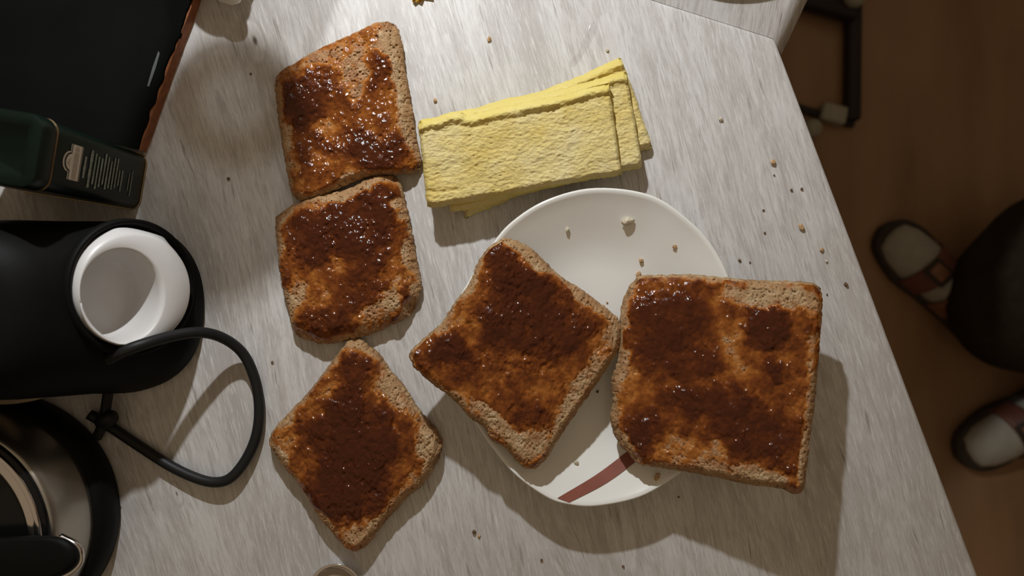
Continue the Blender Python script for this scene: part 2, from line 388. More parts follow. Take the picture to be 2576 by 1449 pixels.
# ------------------------------------------------------------------ lamp (off frame, its light and shadows show)
LP = G(830, -1190, 0.45)
lamp = root('table_lamp', (LP.x, LP.y + .10, TZ + lz), 'small dark metal table lamp with a bare lit bulb, on the table leaf', 'lamp')
V, Fc = lathe([(0.0, 0), (.075, 0), (.075, .010), (.02, .018), (0.0, .018)], (LP.x, LP.y + .10, TZ + lz)); mesh_obj('base', V, Fc, M['lampmetal'], lamp)
p0 = Vector((LP.x, LP.y + .10, TZ + .015))
pts = [p0, p0 + Vector((0, 0, .25)), p0 + Vector((0, 0, .44)), p0 + Vector((0, -.02, .50)), p0 + Vector((0, -.06, .525)), Vector((LP.x, LP.y, TZ + .525)), Vector((LP.x, LP.y, TZ + .50))]
V, Fc = tube(catmull(pts, 5), .006); mesh_obj('stem', V, Fc, M['lampmetal'], lamp)
V, Fc = lathe([(.004, .515), (.016, .51), (.05, .462), (.053, .462), (.018, .514), (.004, .519)], (LP.x, LP.y, TZ)); mesh_obj('lamp_shade', V, Fc, M['lampmetal'], lamp)
V, Fc = lathe([(.0001, -.0105)] + [(.0105 * math.cos(a), .0105 * math.sin(a)) for a in np.linspace(-1.45, 1.3, 14)], (LP.x, LP.y, TZ + .45), 40); mesh_obj('bulb', V, Fc, M['bulb'], lamp)
V, Fc = lathe([(.001, .0098), (.006, .0098), (.007, .02), (.007, .06)], (LP.x, LP.y, TZ + .45), 24); mesh_obj('socket', V, Fc, M['lampmetal'], lamp)
# ------------------------------------------------------------------ generic slab from traced outline (coons grid)
def outline_sides(pts, corner_px, N, M_, jit=0.0, seed=1, jf=0.12):
    P = catmull(pts, 10, True)
    seg = np.linalg.norm(np.roll(P, -1, 0) - P, axis=1); s = np.concatenate([[0], np.cumsum(seg)[:-1]])
    if jit:
        T = np.roll(P, -1, 0) - np.roll(P, 1, 0); T /= np.linalg.norm(T, axis=1)[:, None]; Nn = np.stack([T[:, 1], -T[:, 0]], 1)
        P = P + Nn * ((fbm(s * jf, s * 0 + 3.3, seed, 4) - .5) * 2 * jit)[:, None]
    idx = [int(np.argmin(np.sum((P - np.array(c)) ** 2, 1))) for c in corner_px]
    def side(a, b, n):
        ids = list(range(a, b + 1)) if b > a else list(range(a, len(P))) + list(range(0, b + 1))
        Q = P[ids]; d = np.concatenate([[0], np.cumsum(np.linalg.norm(np.diff(Q, axis=0), axis=1))])
        t = np.linspace(0, d[-1], n); return np.stack([np.interp(t, d, Q[:, 0]), np.interp(t, d, Q[:, 1])], 1)
    tl, tr, br, bl = idx
    return side(tl, tr, N), side(tr, br, M_), side(br, bl, N)[::-1], side(bl, tl, M_)[::-1], P
def coons(top, right, bottom, left):
    N, M_ = len(top), len(left); u = np.linspace(0, 1, N)[None, :, None]; v = np.linspace(0, 1, M_)[:, None, None]
    S = (1 - v) * top[None] + v * bottom[None] + (1 - u) * left[:, None] + u * right[:, None] \
        - ((1 - u) * (1 - v) * top[0] + u * (1 - v) * top[-1] + (1 - u) * v * bottom[0] + u * v * bottom[-1])
    return S
def dist_poly(Q, P):
    Q = Q.reshape(-1, 2); best = np.full(len(Q), 1e9)
    A = P; B = P[1:] if False else None
    for i in range(len(P) - 1):
        a, b = P[i], P[i + 1]; ab = b - a; L = ab @ ab + 1e-9
        t = np.clip(((Q - a) @ ab) / L, 0, 1); d = np.hypot(Q[:, 0] - a[0] - t * ab[0], Q[:, 1] - a[1] - t * ab[1]); best = np.minimum(best, d)
    return best
def grid_faces(N, M_):
    i, j = np.meshgrid(np.arange(N - 1), np.arange(M_ - 1)); a = j * N + i
    return np.stack([a, a + N, a + N + 1, a + 1], -1).reshape(-1, 4)
def to_world(px, py, h):
    s = (ZC - h) / F
    return np.stack([(px - 1288) * s, (724.5 - py) * s, TZ + h], -1)
def wall(S, H, hb, N, M_, bulge, seed, rows=6, inset=6.0):
    """ring of the grid boundary carried down to the underside; hb(px,py)->height of the underside"""
    ids = [(0, i) for i in range(N)] + [(j, N - 1) for j in range(1, M_)] + [(M_ - 1, i) for i in range(N - 2, -1, -1)] + [(j, 0) for j in range(M_ - 2, 0, -1)]
    R = np.array([S[a] for a in ids]); Hh = np.array([H[a] for a in ids])
    Wt = to_world(R[:, 0], R[:, 1], Hh)
    T = np.roll(Wt, -1, 0) - np.roll(Wt, 1, 0); T[:, 2] = 0; T /= (np.linalg.norm(T, axis=1)[:, None] + 1e-9); Nn = np.stack([-T[:, 1], T[:, 0], T[:, 2]], 1)
    s = np.cumsum(np.linalg.norm(np.diff(Wt, axis=0, prepend=Wt[:1]), axis=1))
    zb = TZ + hb(R[:, 0], R[:, 1]); out = [Wt]
    for k in range(1, rows + 1):
        t = k / rows; w = Wt.copy(); w[:, 2] = Wt[:, 2] * (1 - t) + zb * t
        off = bulge * math.sin(math.pi * t) - inset * PX * t ** 2 + (fbm(s * 400, s * 0 + t * 6, seed, 3) - .5) * .0016 * math.sin(math.pi * min(t, .999))
        w[:, :2] += Nn[:, :2] * (off if np.ndim(off) else off) [:, None]
        out.append(w)
    n = len(R); V = np.concatenate(out); f = []
    for k in range(rows):
        for i in range(n):
            j = (i + 1) % n; f.append([k * n + i, k * n + j, (k + 1) * n + j, (k + 1) * n + i])
    f.append([rows * n + i for i in range(n)])
    return V, f
def ell(px, py, cx, cy, rx, ry, rot=0):
    a = math.radians(rot); dx, dy = px - cx, py - cy
    u = (dx * math.cos(a) + dy * math.sin(a)) / rx; v = (-dx * math.sin(a) + dy * math.cos(a)) / ry
    return np.clip(1.25 - (u * u + v * v), 0, 1)
def toast(label, pts, corners, base, T, drops, margins, thick, bare, seed, group, N=230):
    top, right, bottom, left, P = outline_sides(pts, corners, N, N, 3.2, seed)
    S = coons(top, right, bottom, left); px, py = S[..., 0], S[..., 1]
    sides = {'t': top, 'r': right, 'b': bottom, 'l': left}
    D = {k: dist_poly(S, v[::6] if (len(v) - 1) % 6 == 0 else np.concatenate([v[::6], v[-1:]])).reshape(N, N) for k, v in sides.items()}
    hb = base if callable(base) else (lambda x, y: x * 0 + base)
    h = hb(px, py) + T
    dmin = np.minimum.reduce(list(D.values()))
    for k, (wd_, dr) in drops.items():
        h = h - dr * np.clip(1 - D[k] / wd_, 0, 1) ** 1.7
    h = h + (fbm(px / 90, py / 90, seed, 3) - .5) * .0035 + (fbm(px / 9, py / 9, seed + 5, 4) - .5) * .0013 + (vnoise(px / 3.2, py / 3.2, seed + 9) - .5) * .0007
    por = np.clip(vnoise(px / 4.6, py / 6.0, seed + 2) - .70, 0, 1) * 4
    h = h - por * .0016
    # jam
    wx = px + (fbm(px / 26, py / 26, seed + 11) - .5) * 46; wy = py + (fbm(px / 26, py / 26, seed + 21) - .5) * 46
    cov = np.ones_like(px)
    for k, m in margins.items():
        dd = D[k] + (fbm(px / 22, py / 22, seed + 31) - .5) * 36 + (vnoise(px / 55, py / 55, seed + 33) - .5) * 44
        cov = cov * sstep(m * .38 - 9, m * .38 + 9, dd)
    f = 0.64 * cov + (fbm(px / 34, py / 34, seed + 41, 5) - .5) * 0.95 * cov
    for (cx, cy, rx, ry, rot, a) in thick: f = f + a * ell(wx, wy, cx, cy, rx, ry, rot) * cov
    for (cx, cy, rx, ry, rot, a) in bare: f = f - a * ell(wx, wy, cx, cy, rx, ry, rot)
    f = f + (fbm(px / 9, py / 9, seed + 51, 3) - .5) * 0.30 * cov
    t = np.clip(f - 0.14, -0.2, 1.25)
    soak = np.clip(sstep(-0.30, 0.20, f) * (0.40 + 0.60 * sstep(0, 0.4, cov)) , 0, 1) * (0.55 + 0.45 * sstep(.35, .6, fbm(px / 12, py / 12, seed + 71)))
    edge = np.clip(1 - dmin / 20, 0, 1)
    c = W(px.mean(), py.mean(), 0); base_h = float(hb(np.array([px.mean()]), np.array([py.mean()]))[0])
    o = (c.x, c.y, TZ + base_h)
    r = root('toast_slice', o, label, 'toast', group)
    V, fc = wall(S, h, hb, N, N, .0022, seed); mesh_obj('crust', V, fc, M['crust'], r)
    fcs = grid_faces(N, N)
    mesh_obj('crumb', to_world(px, py, h).reshape(-1, 3), fcs, M['crumb'], r, recalc=False, attrs={'soak': soak.ravel(), 'edge': edge.ravel()})
    rip = ((fbm(px / 8.0, py / 10.0, seed + 61, 2) - .5) * .0011 + np.clip(vnoise(px / 5.0, py / 6.5, seed + 67) - .62, 0, 1) * .0016) * sstep(0, .3, t) * (.35 + .65 * sstep(.35, .62, fbm(px / 60, py / 60, seed + 81)))
    hs = h.copy()
    for _ in range(14): hs[1:-1, 1:-1] = (hs[1:-1, 1:-1] * 2 + hs[:-2, 1:-1] + hs[2:, 1:-1] + hs[1:-1, :-2] + hs[1:-1, 2:]) / 6
    w = sstep(0, .22, t)
    hj = h * (1 - w) + hs * w + np.clip(t, -.2, 2) * .0021 + rip - .0001
    keep = (t.ravel()[fcs] > 0.0).any(1)
    kf = fcs[keep]; used, inv = np.unique(kf, return_inverse=True)
    mesh_obj('jam', to_world(px, py, hj).reshape(-1, 3)[used], inv.reshape(-1, 4), M['jam'], r, recalc=False, attrs={'thick': np.clip(t.ravel()[used], 0, 1.3)})
    return r
def crop(ox, oy, s, L): return [(ox + x / s, oy + y / s) for x, y in L]
T1 = [(693, 205), (703, 184), (740, 160), (800, 125), (860, 98), (920, 70), (950, 56), (975, 58), (993, 70), (1003, 100), (1012, 170), (1028, 260), (1040, 340), (1052, 400), (1048, 424), (1020, 429), (960, 432), (905, 441), (860, 460), (805, 485), (765, 496), (742, 490), (730, 460), (718, 400), (708, 330), (698, 260)]
T2 = crop(660, 420, 3.15, [(108, 430), (120, 600), (140, 800), (180, 1020), (240, 1250), (300, 1330), (400, 1370), (480, 1385), (600, 1370), (850, 1310), (1000, 1240), (1150, 1170), (1195, 1100), (1235, 950), (1210, 800), (1180, 620), (1140, 400), (1105, 270), (1085, 170), (1040, 95), (960, 75), (860, 95), (700, 178), (560, 215), (400, 245), (300, 290), (200, 335), (130, 390)])
T2 = T2[::-1]
T3 = crop(660, 840, 2.5425, [(600, 45), (650, 80), (740, 150), (800, 240), (900, 370), (1000, 520), (1090, 620), (1130, 700), (1110, 800), (1030, 940), (900, 1060), (800, 1170), (680, 1320), (640, 1365), (580, 1385), (540, 1370), (480, 1310), (350, 1150), (250, 980), (150, 860), (90, 780), (50, 690), (100, 590), (200, 490), (300, 380), (440, 200), (520, 90), (560, 55)])
T4 = crop(1020, 580, 2.338, [(600, 58), (680, 85), (760, 140), (880, 260), (1000, 340), (1100, 410), (1215, 500), (1265, 570), (1262, 650), (1195, 780), (1100, 920), (1000, 1060), (900, 1210), (820, 1340), (750, 1395), (680, 1370), (600, 1280), (510, 1220), (470, 1150), (380, 1090), (300, 1000), (200, 920), (100, 840), (50, 780), (35, 730), (90, 670), (220, 550), (300, 430), (380, 330), (440, 190), (500, 110), (560, 70)])
T5 = crop(1500, 670, 2.3375, [(280, 70), (430, 65), (600, 65), (800, 85), (1000, 100), (1220, 105), (1290, 120), (1325, 165), (1325, 280), (1310, 450), (1295, 650), (1275, 850), (1250, 1050), (1235, 1200), (1215, 1310), (1170, 1330), (1100, 1300), (900, 1275), (650, 1220), (400, 1180), (260, 1155), (210, 1100), (150, 1040), (105, 920), (120, 800), (108, 690), (145, 560), (160, 350), (172, 230), (200, 150), (240, 95)])
GT = 'toast slices lying directly on the table'; GP = 'toast slices leaning on the plate rim'
toast('jam toast on the table beside the yellow egg strips, unevenly spread with pale corners', T1, [(700, 187), (990, 66), (1051, 418), (748, 493)], .0004, .0145,
      {'t': (16, .003), 'r': (46, .0075), 'b': (14, .003), 'l': (12, .003)}, {'t': 24, 'r': 42, 'b': 26, 'l': 22},
      [(765, 250, 75, 70, 0, .55), (950, 385, 65, 50, -10, .55), (880, 350, 90, 40, 0, .25), (950, 200, 40, 60, 20, .2), (800, 430, 50, 30, 0, .2)],
      [(897, 195, 40, 60, 10, .7), (985, 100, 40, 55, 0, .8), (735, 430, 26, 80, 0, .35), (830, 330, 70, 26, 30, .4), (800, 145, 90, 22, -25, .5), (890, 130, 60, 25, -25, .35), (1010, 250, 22, 120, -8, .4)], 3, GT)
toast('jam toast with thickly spread dark middle and a lumpy pale lower crust, touching another slice', T2, [(699, 548), (992, 452), (1040, 775), (752, 838)], .0004, .015,
      {'t': (18, .004), 'r': (48, .0075), 'b': (40, .007), 'l': (12, .003)}, {'t': 34, 'r': 44, 'b': 36, 'l': 16},
      [(800, 590, 90, 70, 0, .55), (920, 570, 80, 110, 0, .55), (900, 730, 80, 60, 0, .35), (820, 800, 60, 40, 0, .3), (950, 500, 50, 60, 0, .3)],
      [(985, 745, 26, 46, 15, .9), (745, 740, 30, 70, 10, .5), (842, 640, 14, 70, -8, .35), (790, 745, 40, 40, 0, .3), (950, 790, 60, 26, -20, .6), (800, 500, 90, 22, -15, .4)], 13, GT)
toast('diamond-turned jam toast alone on the bare table below the lumpy slice', T3, [(893, 857), (1103, 1115), (892, 1385), (682, 1112)], .0004, .0155,
      {'t': (30, .006), 'r': (16, .004), 'b': (14, .003), 'l': (12, .003)}, {'t': 26, 'r': 36, 'b': 22, 'l': 22},
      [(880, 1080, 120, 110, 0, .55), (880, 1200, 110, 110, 0, .55), (900, 930, 50, 50, 0, .35), (850, 1280, 60, 50, 40, .4), (960, 1130, 60, 60, 0, .3)],
      [(810, 1005, 60, 26, -45, .55), (1080, 1110, 34, 50, -20, .8), (985, 990, 30, 70, -35, .7), (905, 1345, 60, 40, 0, .55), (1010, 1250, 90, 26, -50, .6), (720, 1100, 34, 50, 0, .35), (890, 870, 30, 26, 0, .5)], 23, GT)
def b4(x, y): return 0.0268 + (1214 - np.asarray(x, float)) * 3.1e-5
def b5(x, y): return 0.0268 + ((np.asarray(x, float) - 1840) * .955 + (np.asarray(y, float) - 706) * .296) * 4.8e-5
toast('corner-up jam toast on the plate with a bare porous corner over the brown stripe side', T4, [(1268, 607), (1561, 838), (1345, 1176), (1037, 895)], b4, .0135,
      {'t': (14, .003), 'r': (12, .003), 'b': (14, .003), 'l': (12, .0025)}, {'t': 26, 'r': 16, 'b': 16, 'l': 14},
      [(1320, 740, 110, 90, 0, .6), (1140, 885, 70, 45, 25, .5), (1290, 830, 90, 70, 0, .4), (1410, 850, 90, 60, -30, .45), (1260, 650, 50, 50, 0, .35), (1330, 1040, 70, 40, 20, .3)],
      [(1490, 950, 40, 120, 38, .6), (1345, 1120, 70, 50, 0, .6), (1245, 1065, 100, 28, 42, .75), (1335, 650, 90, 22, 38, .6), (1545, 850, 30, 50, 0, .5), (1170, 770, 24, 80, 30, .3), (1420, 1050, 30, 60, 30, .4)], 33, GP)
toast('largest jam toast, squarely set on the plate and hanging past its rim', T5, [(1600, 713), (2060, 728), (2012, 1238), (1596, 1150)], b5, .0140,
      {'t': (12, .003), 'r': (14, .004), 'b': (16, .004), 'l': (14, .003)}, {'t': 14, 'r': 24, 'b': 30, 'l': 12},
      [(1690, 800, 110, 70, 0, .5), (1930, 815, 58, 62, 0, .75), (1930, 815, 36, 40, 0, .6), (1700, 900, 120, 60, 0, .4), (1955, 935, 30, 30, 0, .5), (1890, 1080, 120, 80, 10, .45), (1610, 1090, 50, 60, 0, .45), (1780, 1010, 120, 45, 0, .35), (1620, 870, 40, 30, 0, .4), (1960, 1180, 40, 30, 0, .35)],
      [(1975, 752, 120, 36, 8, .95), (1870, 745, 70, 26, 8, .5), (2035, 1120, 26, 160, 5, .6), (1830, 1185, 230, 24, 7, .6), (1740, 1130, 100, 36, 5, .45), (1845, 850, 40, 60, 0, .4), (1850, 940, 50, 40, 0, .3), (2045, 880, 16, 80, 0, .4), (1590, 960, 24, 60, 0, .3)], 43, GP)
# ------------------------------------------------------------------ egg strips
def egg(label, pts, corners, h0, T, seed, N=230, M_=120):
    top, right, bottom, left, P = outline_sides(pts, corners, N, M_, 2.2, seed, 0.06)
    S = coons(top, right, bottom, left); px, py = S[..., 0], S[..., 1]
    dec = lambda v: np.concatenate([v[::5], v[-1:]])
    Dt, Dr, Db, Dl = [dist_poly(S, dec(v)).reshape(M_, N) for v in (top, right, bottom, left)]
    hb = lambda x, y: np.asarray(x, float) * 0 + h0
    a = math.radians(-12); u = px * math.cos(a) + py * math.sin(a); v = -px * math.sin(a) + py * math.cos(a)
    h = h0 + T + (fbm(u / 60, v / 40, seed, 3) - .5) * .002 + (fbm(u / 13, v / 6.5, seed + 3, 4) - .5) * .0014 + (vnoise(u / 6, v / 3, seed + 8) - .5) * .0007
    ridge = np.exp(-((Dt - 15) / 8.0) ** 2) * .0022 * (0.4 + fbm(u / 40, v * 0, seed + 4)); groove = np.exp(-((Dt - 30 - 12 * (fbm(u / 70, v * 0 + 1, seed + 14) - .5)) / 6.0) ** 2) * .0008 * fbm(u / 50, v * 0 + 4, seed + 15) * 1.5
    h = h + ridge - groove - .0045 * np.clip(1 - Dt / 10, 0, 1) ** 1.6 - .004 * np.clip(1 - Db / 12, 0, 1) ** 1.6 - .0015 * np.clip(1 - Dr / 5, 0, 1) - .002 * np.clip(1 - Dl / 6, 0, 1)
    h = h - np.exp(-((Db - 34 - 14 * (fbm(u / 90, v * 0, seed + 6) - .5)) / 5.0) ** 2) * .0012 * sstep(.4, .6, fbm(u / 80, v * 0 + 9, seed + 16))
    edge = np.clip(1 - Dt / 34, 0, 1); c = W(px.mean(), py.mean(), 0)
    r = root('egg_strip', (c.x, c.y, TZ + h0), label, 'egg strip', 'yellow egg strips stacked on the table')
    V, fc = wall(S, h, hb, N, M_, .001, seed, 4, 3)
    mesh_obj('side', V, fc, M['egg'], r, attrs={'edge': np.ones(len(V)) * .8})
    mesh_obj('surface', to_world(px, py, h).reshape(-1, 3), grid_faces(N, M_), M['egg'], r, recalc=False, attrs={'edge': edge.ravel()})
egg('bottom yellow egg strip of the stack, sticking out past the others on the table', [(1168, 300), (1246, 258), (1344, 236), (1410, 212), (1489, 179), (1548, 151), (1563, 150), (1583, 203), (1605, 267), (1637, 358), (1633, 371), (1606, 378), (1500, 415), (1350, 470), (1250, 512), (1176, 542), (1171, 535), (1165, 420)],
    [(1168, 300), (1562, 149), (1636, 365), (1173, 541)], .0003, .0088, 5)
egg('middle yellow egg strip of the stack, between the top and bottom strips', [(1120, 300), (1200, 273), (1246, 262), (1344, 240), (1430, 222), (1560, 184), (1574, 192), (1590, 270), (1603, 350), (1612, 414), (1590, 421), (1568, 427), (1450, 455), (1300, 490), (1200, 520), (1141, 528), (1132, 510), (1124, 400)],
    [(1120, 300), (1570, 186), (1612, 416), (1139, 527)], .0095, .0078, 9)
egg('topmost yellow egg strip, lying flat on the stack with a ragged upper edge', [(1055, 310), (1072, 301), (1100, 296), (1130, 285), (1160, 284), (1172, 291), (1215, 284), (1300, 264), (1400, 243), (1526, 211), (1531, 220), (1545, 310), (1555, 390), (1561, 430), (1552, 438), (1435, 458), (1298, 484), (1140, 511), (1082, 517), (1075, 508), (1068, 430), (1060, 360)],
    [(1055, 309), (1529, 212), (1559, 437), (1077, 516)], .0178, .0078, 15)
# ------------------------------------------------------------------ plate
PO = catmull([(1500, 472), (1640, 491), (1742, 560), (1800, 628), (1838, 705), (1868, 800), (1878, 890), (1862, 985), (1825, 1065), (1770, 1140), (1700, 1200), (1610, 1252), (1500, 1275), (1425, 1270), (1370, 1250), (1295, 1195), (1240, 1130), (1193, 1060), (1150, 970), (1128, 880), (1135, 800), (1165, 730), (1235, 618), (1290, 555), (1380, 500)], 6, True)
RIM = .026
Pw = to_world(PO[:, 0], PO[:, 1], np.full(len(PO), RIM))[:, :2]; pc = Pw.mean(0)
prof_in = [(0.0, .0042), (.30, .0042), (.50, .0045), (.60, .0056), (.70, .0082), (.80, .0118), (.90, .0157), (.965, .0184), (.985, .0195), (.995, .0193), (1.0, .0186)]
prof_out = [(1.0, .0172), (.985, .0158), (.93, .0130), (.80, .0080), (.66, .0036), (.57, .0022), (.555, .0003), (.52, .0003), (.51, .0015), (.0, .0015)]
prof_in = [(a, .0042 + (b - .0042) * 1.425) for a, b in prof_in]; prof_out = [(a, b * 1.40) if b > .003 else (a, b) for a, b in prof_out]
plate = root('plate', (pc[0], pc[1], TZ), 'white rounded-square plate with one brown stripe, holding two toasts', 'plate')
def pring(s, z): return [Vector((pc[0] + (p[0] - pc[0]) * max(s, .001), pc[1] + (p[1] - pc[1]) * max(s, .001), TZ + z)) for p in Pw]
dense = []
pp = prof_in + prof_out
V, Fc = rings([pring(s, z) for s, z in pp], True, True); mesh_obj('dish', V, Fc, M['porcelain'], plate)
ang = np.arctan2(Pw[:, 1] - pc[1], Pw[:, 0] - pc[0]); rad = np.hypot(Pw[:, 0] - pc[0], Pw[:, 1] - pc[1]); od = np.argsort(ang)
def plate_z(x, y):
    a = math.atan2(y - pc[1], x - pc[0]); R = np.interp(a, ang[od], rad[od], period=2 * math.pi)
    s = math.hypot(x - pc[0], y - pc[1]) / R
    return float(np.interp(s, [p[0] for p in prof_in], [p[1] for p in prof_in])), s
def on_plate(px, py, lift=.0004):
    z = .012
    for _ in range(6):
        p = W(px, py, z); z = plate_z(p.x, p.y)[0] + lift
    return W(px, py, z)
up = catmull([(1680, 1040), (1640, 1088), (1580, 1134), (1500, 1194), (1402, 1253)], 10); lo = catmull([(1708, 1056), (1660, 1112), (1597, 1163), (1522, 1217), (1432, 1264)], 10)
SV, SF = [], []; nc = 7
for i in range(len(up)):
    for k in range(nc):
        q = up[i] + (lo[i] - up[i]) * k / (nc - 1); SV.append(on_plate(q[0], q[1], .0007))
for i in range(len(up) - 1):
    for k in range(nc - 1): a = i * nc + k; SF.append([a, a + 1, a + nc + 1, a + nc])
s_o = mesh_obj('stripe', SV, SF, M['stripe'], plate); s_o['label'] = 'curved brown glazed stripe'
# ------------------------------------------------------------------ crumbs
def crumb(px, py, size, mat, on='table', elong=1.0, rot=0, seed=0):
    rs = random.Random(seed); bm = bmesh.new(); bmesh.ops.create_icosphere(bm, subdivisions=2, radius=1)
    r = size * PX * .5
    for v in bm.verts:
        k = 0.72 + .5 * rs.random(); v.co = Vector((v.co.x * r * k * elong, v.co.y * r * k, v.co.z * r * k * .7))
    zmin = min(v.co.z for v in bm.verts)
    for v in bm.verts: v.co.z -= zmin
    p = on_plate(px, py, .0) if on == 'plate' else W(px, py, 0)
    o = bm_obj('bread_crumb', bm, mat, None, smooth=False); o.location = p; o.rotation_euler = (0, 0, math.radians(rot))
    return o
tc_ = [(1943, 409, 13, 'bread'), (1947, 441, 5, 'breaddark'), (1990, 478, 7, 'breaddark'), (2016, 476, 7, 'breaddark'), (2015, 571, 13, 'bread'), (2066, 629, 10, 'bread'), (2078, 657, 7, 'breadpale'), (1860, 655, 8, 'breaddark'), (1886, 660, 5, 'breaddark'), (1923, 586, 6, 'breaddark'), (1920, 529, 6, 'breaddark'), (2127, 716, 9, 'breaddark'), (2080, 741, 5, 'breaddark')]
tl_ = {0: 'largest tan bread crumb on the table between the plate and the table edge', 4: 'ragged tan crumb on the table above the hanging toast corner', 5: 'small tan crumb on the table near the table edge, beside a paler one', 6: 'pale tiny crumb on the table right by a tan crumb near the edge', 11: 'elongated dark crumb on the table just above the shadow of the hanging toast'}
for i, (x, y, s, m) in enumerate(tc_):
    setp(crumb(x, y, s, M[m], seed=i, elong=1.5 if i in (4, 11) else 1.0, rot=-60), tl_.get(i, 'tiny dark bread speck on the table between the plate and the table edge'), 'crumb', 'crumbs between plate and table edge')
for i, (x, y, s, m) in enumerate([(1231, 99, 10, 'bread'), (1095, 253, 9, 'bread')]):
    setp(crumb(x, y, s, M[m], elong=1.3, rot=70, seed=40 + i), ['tiny brown crumb on the bare table above the egg strips', 'tiny brown crumb on the table between a toast and the egg strips'][i], 'crumb', 'brown crumbs by the egg strips')
for i, (x, y, s, m) in enumerate([(1812, 301, 11, 'breadpale'), (1528, 127, 8, 'breadpale')]):
    setp(crumb(x, y, s, M[m], seed=50 + i), ['whitish crumb on the table between the egg strips and the table corner', 'tiny whitish crumb on the table just above the egg strip corner'][i], 'crumb', 'whitish crumbs by the egg strips')
for i, (x, y, s, m) in enumerate([(1193, 1337, 11, 'breaddark'), (1205, 1348, 8, 'bread'), (1362, 1408, 7, 'breaddark'), (1567, 1424, 7, 'breaddark'), (1707, 1250, 5, 'breaddark')]):
    setp(crumb(x, y, s, M[m], seed=60 + i), ['dark crumb on the table between the diamond toast and the plate', 'tan crumb touching a dark crumb between the diamond toast and the plate', 'lone dark speck on the table below the plate stripe', 'lone dark speck on the table by the shadow tip of the plate', 'tiny speck in the shadow of the hanging toast'][i], 'crumb', 'dark crumbs below the plate')
for i, (x, y, s, m) in enumerate([(576, 450, 8, 'breaddark'), (631, 186, 6, 'breaddark'), (686, 911, 7, 'breaddark'), (303, 1274, 7, 'breaddark')]):
    setp(crumb(x, y, s, M[m], seed=70 + i), ['dark speck on the table between the green tin and the toasts', 'dark speck on the table by the wood knot beside the black board', 'dark speck on the table by the appliance cord and the diamond toast', 'dark speck on the table just beside the steel pot'][i], 'crumb', 'dark specks by the appliance')
for i, (x, y, s, m, e, r) in enumerate([(1578, 557, 20, 'breadpale', 1.5, 15), (1427, 577, 9, 'breadpale', 1.3, 60), (1697, 621, 10, 'bread', 1.2, 0), (1612, 656, 12, 'bread', 1, 0), (1605, 690, 12, 'bread', 1.4, 60), (1527, 761, 5, 'bread', 1, 0), (1503, 985, 7, 'breaddark', 1, 0), (1450, 1163, 12, 'breadpale', 1, 0), (1652, 1198, 12, 'bread', 1.7, 75)]):
    setp(crumb(x, y, s, M[m], 'plate', e, r, 80 + i), ['largest pale bread crumb, alone on the white plate', 'thin pale crumb on the plate near the egg strips', 'brown crumb on the plate nearest its bare rim', 'tan crumb on the plate above a slightly longer tan crumb', 'longish tan crumb on the plate touching the largest toast', 'tiny tan speck on the plate between the two toasts', 'dark speck on the plate in the gap below the two toasts', 'pale round crumb on the plate beside the brown stripe', 'long brown crumb on the plate under the hanging toast edge'][i], 'crumb', 'crumbs on the plate')
# wet smear on the table
sm = catmull([(1430, 165), (1452, 130), (1470, 95), (1484, 62), (1496, 54), (1504, 62), (1500, 80), (1484, 110), (1466, 142), (1448, 166)], 6, True)
rs = []
for k, z in ((1.0, .0001), (.85, .0004), (.5, .0005), (.02, .0003)):
    c0 = sm.mean(0); rs.append([W(c0[0] + (p[0] - c0[0]) * k, c0[1] + (p[1] - c0[1]) * k, z) for p in sm])
V, Fc = rings(rs, False, True); so = mesh_obj('wet_smear', V, Fc, M['wet'], origin=W(1466, 110, 0)); setp(so, 'thin shiny wet smear on the table above the egg strips', 'smear')
# ------------------------------------------------------------------ black board
BH = .012
e0, e1 = np.array([600., -330.]), np.array([347., 376.])
d_end = np.array([-242., -58.]) * 3.0
n_ = 90; ts = np.linspace(0, 1, n_)
edge_top = [e0 + (e1 - e0) * t + np.array([1, .37]) * ((fbm(t * 26, 2.2, 5, 5) - .5) * 15 - 4) for t in ts]
edge_base = [e0 + (e1 - e0) * t + np.array([1, .37]) * ((fbm(t * 9, 7.2, 5, 3) - .5) * 8 + 4) for t in ts]
board = root('board', W(100, 100, 0), 'black board with a chipped orange-brown edge, lying behind the dark green tin', 'board')
tp = [W(p[0], p[1], BH) for p in edge_top] + [W(*(e1 + d_end), BH), W(*(e0 + d_end), BH)]
bt = [Vector((p.x, p.y, TZ + BH - .004)) for p in tp]
n = len(tp); autosmooth(mesh_obj('panel', tp + bt, [list(range(n)), list(range(n, 2 * n))[::-1]] + [[i, (i + 1) % n, n + (i + 1) % n, n + i] for i in range(n)], M['board'], board), 40)
eb = [W(p[0], p[1], BH - .002) for p in edge_base]
inn = [W(p[0] - 60, p[1] - 22, BH - .002) for p in edge_base] 
rsn = [[eb[i], Vector((eb[i].x, eb[i].y, TZ + .0003)), Vector((inn[i].x, inn[i].y, TZ + .0003)), Vector((inn[i].x, inn[i].y, TZ + BH - .0025))] for i in range(n_)]
V, Fc = rings(rsn); autosmooth(mesh_obj('worn_edge', V, Fc, M['boardedge'], board), 40)
sc = [(398, 128), (402, 134), (392, 170), (375, 218), (370, 216), (384, 168), (394, 140)]
mesh_obj('scratch', [W(x, y, BH + .0002) for x, y in sc], [list(range(len(sc)))], M['scratch'], board)
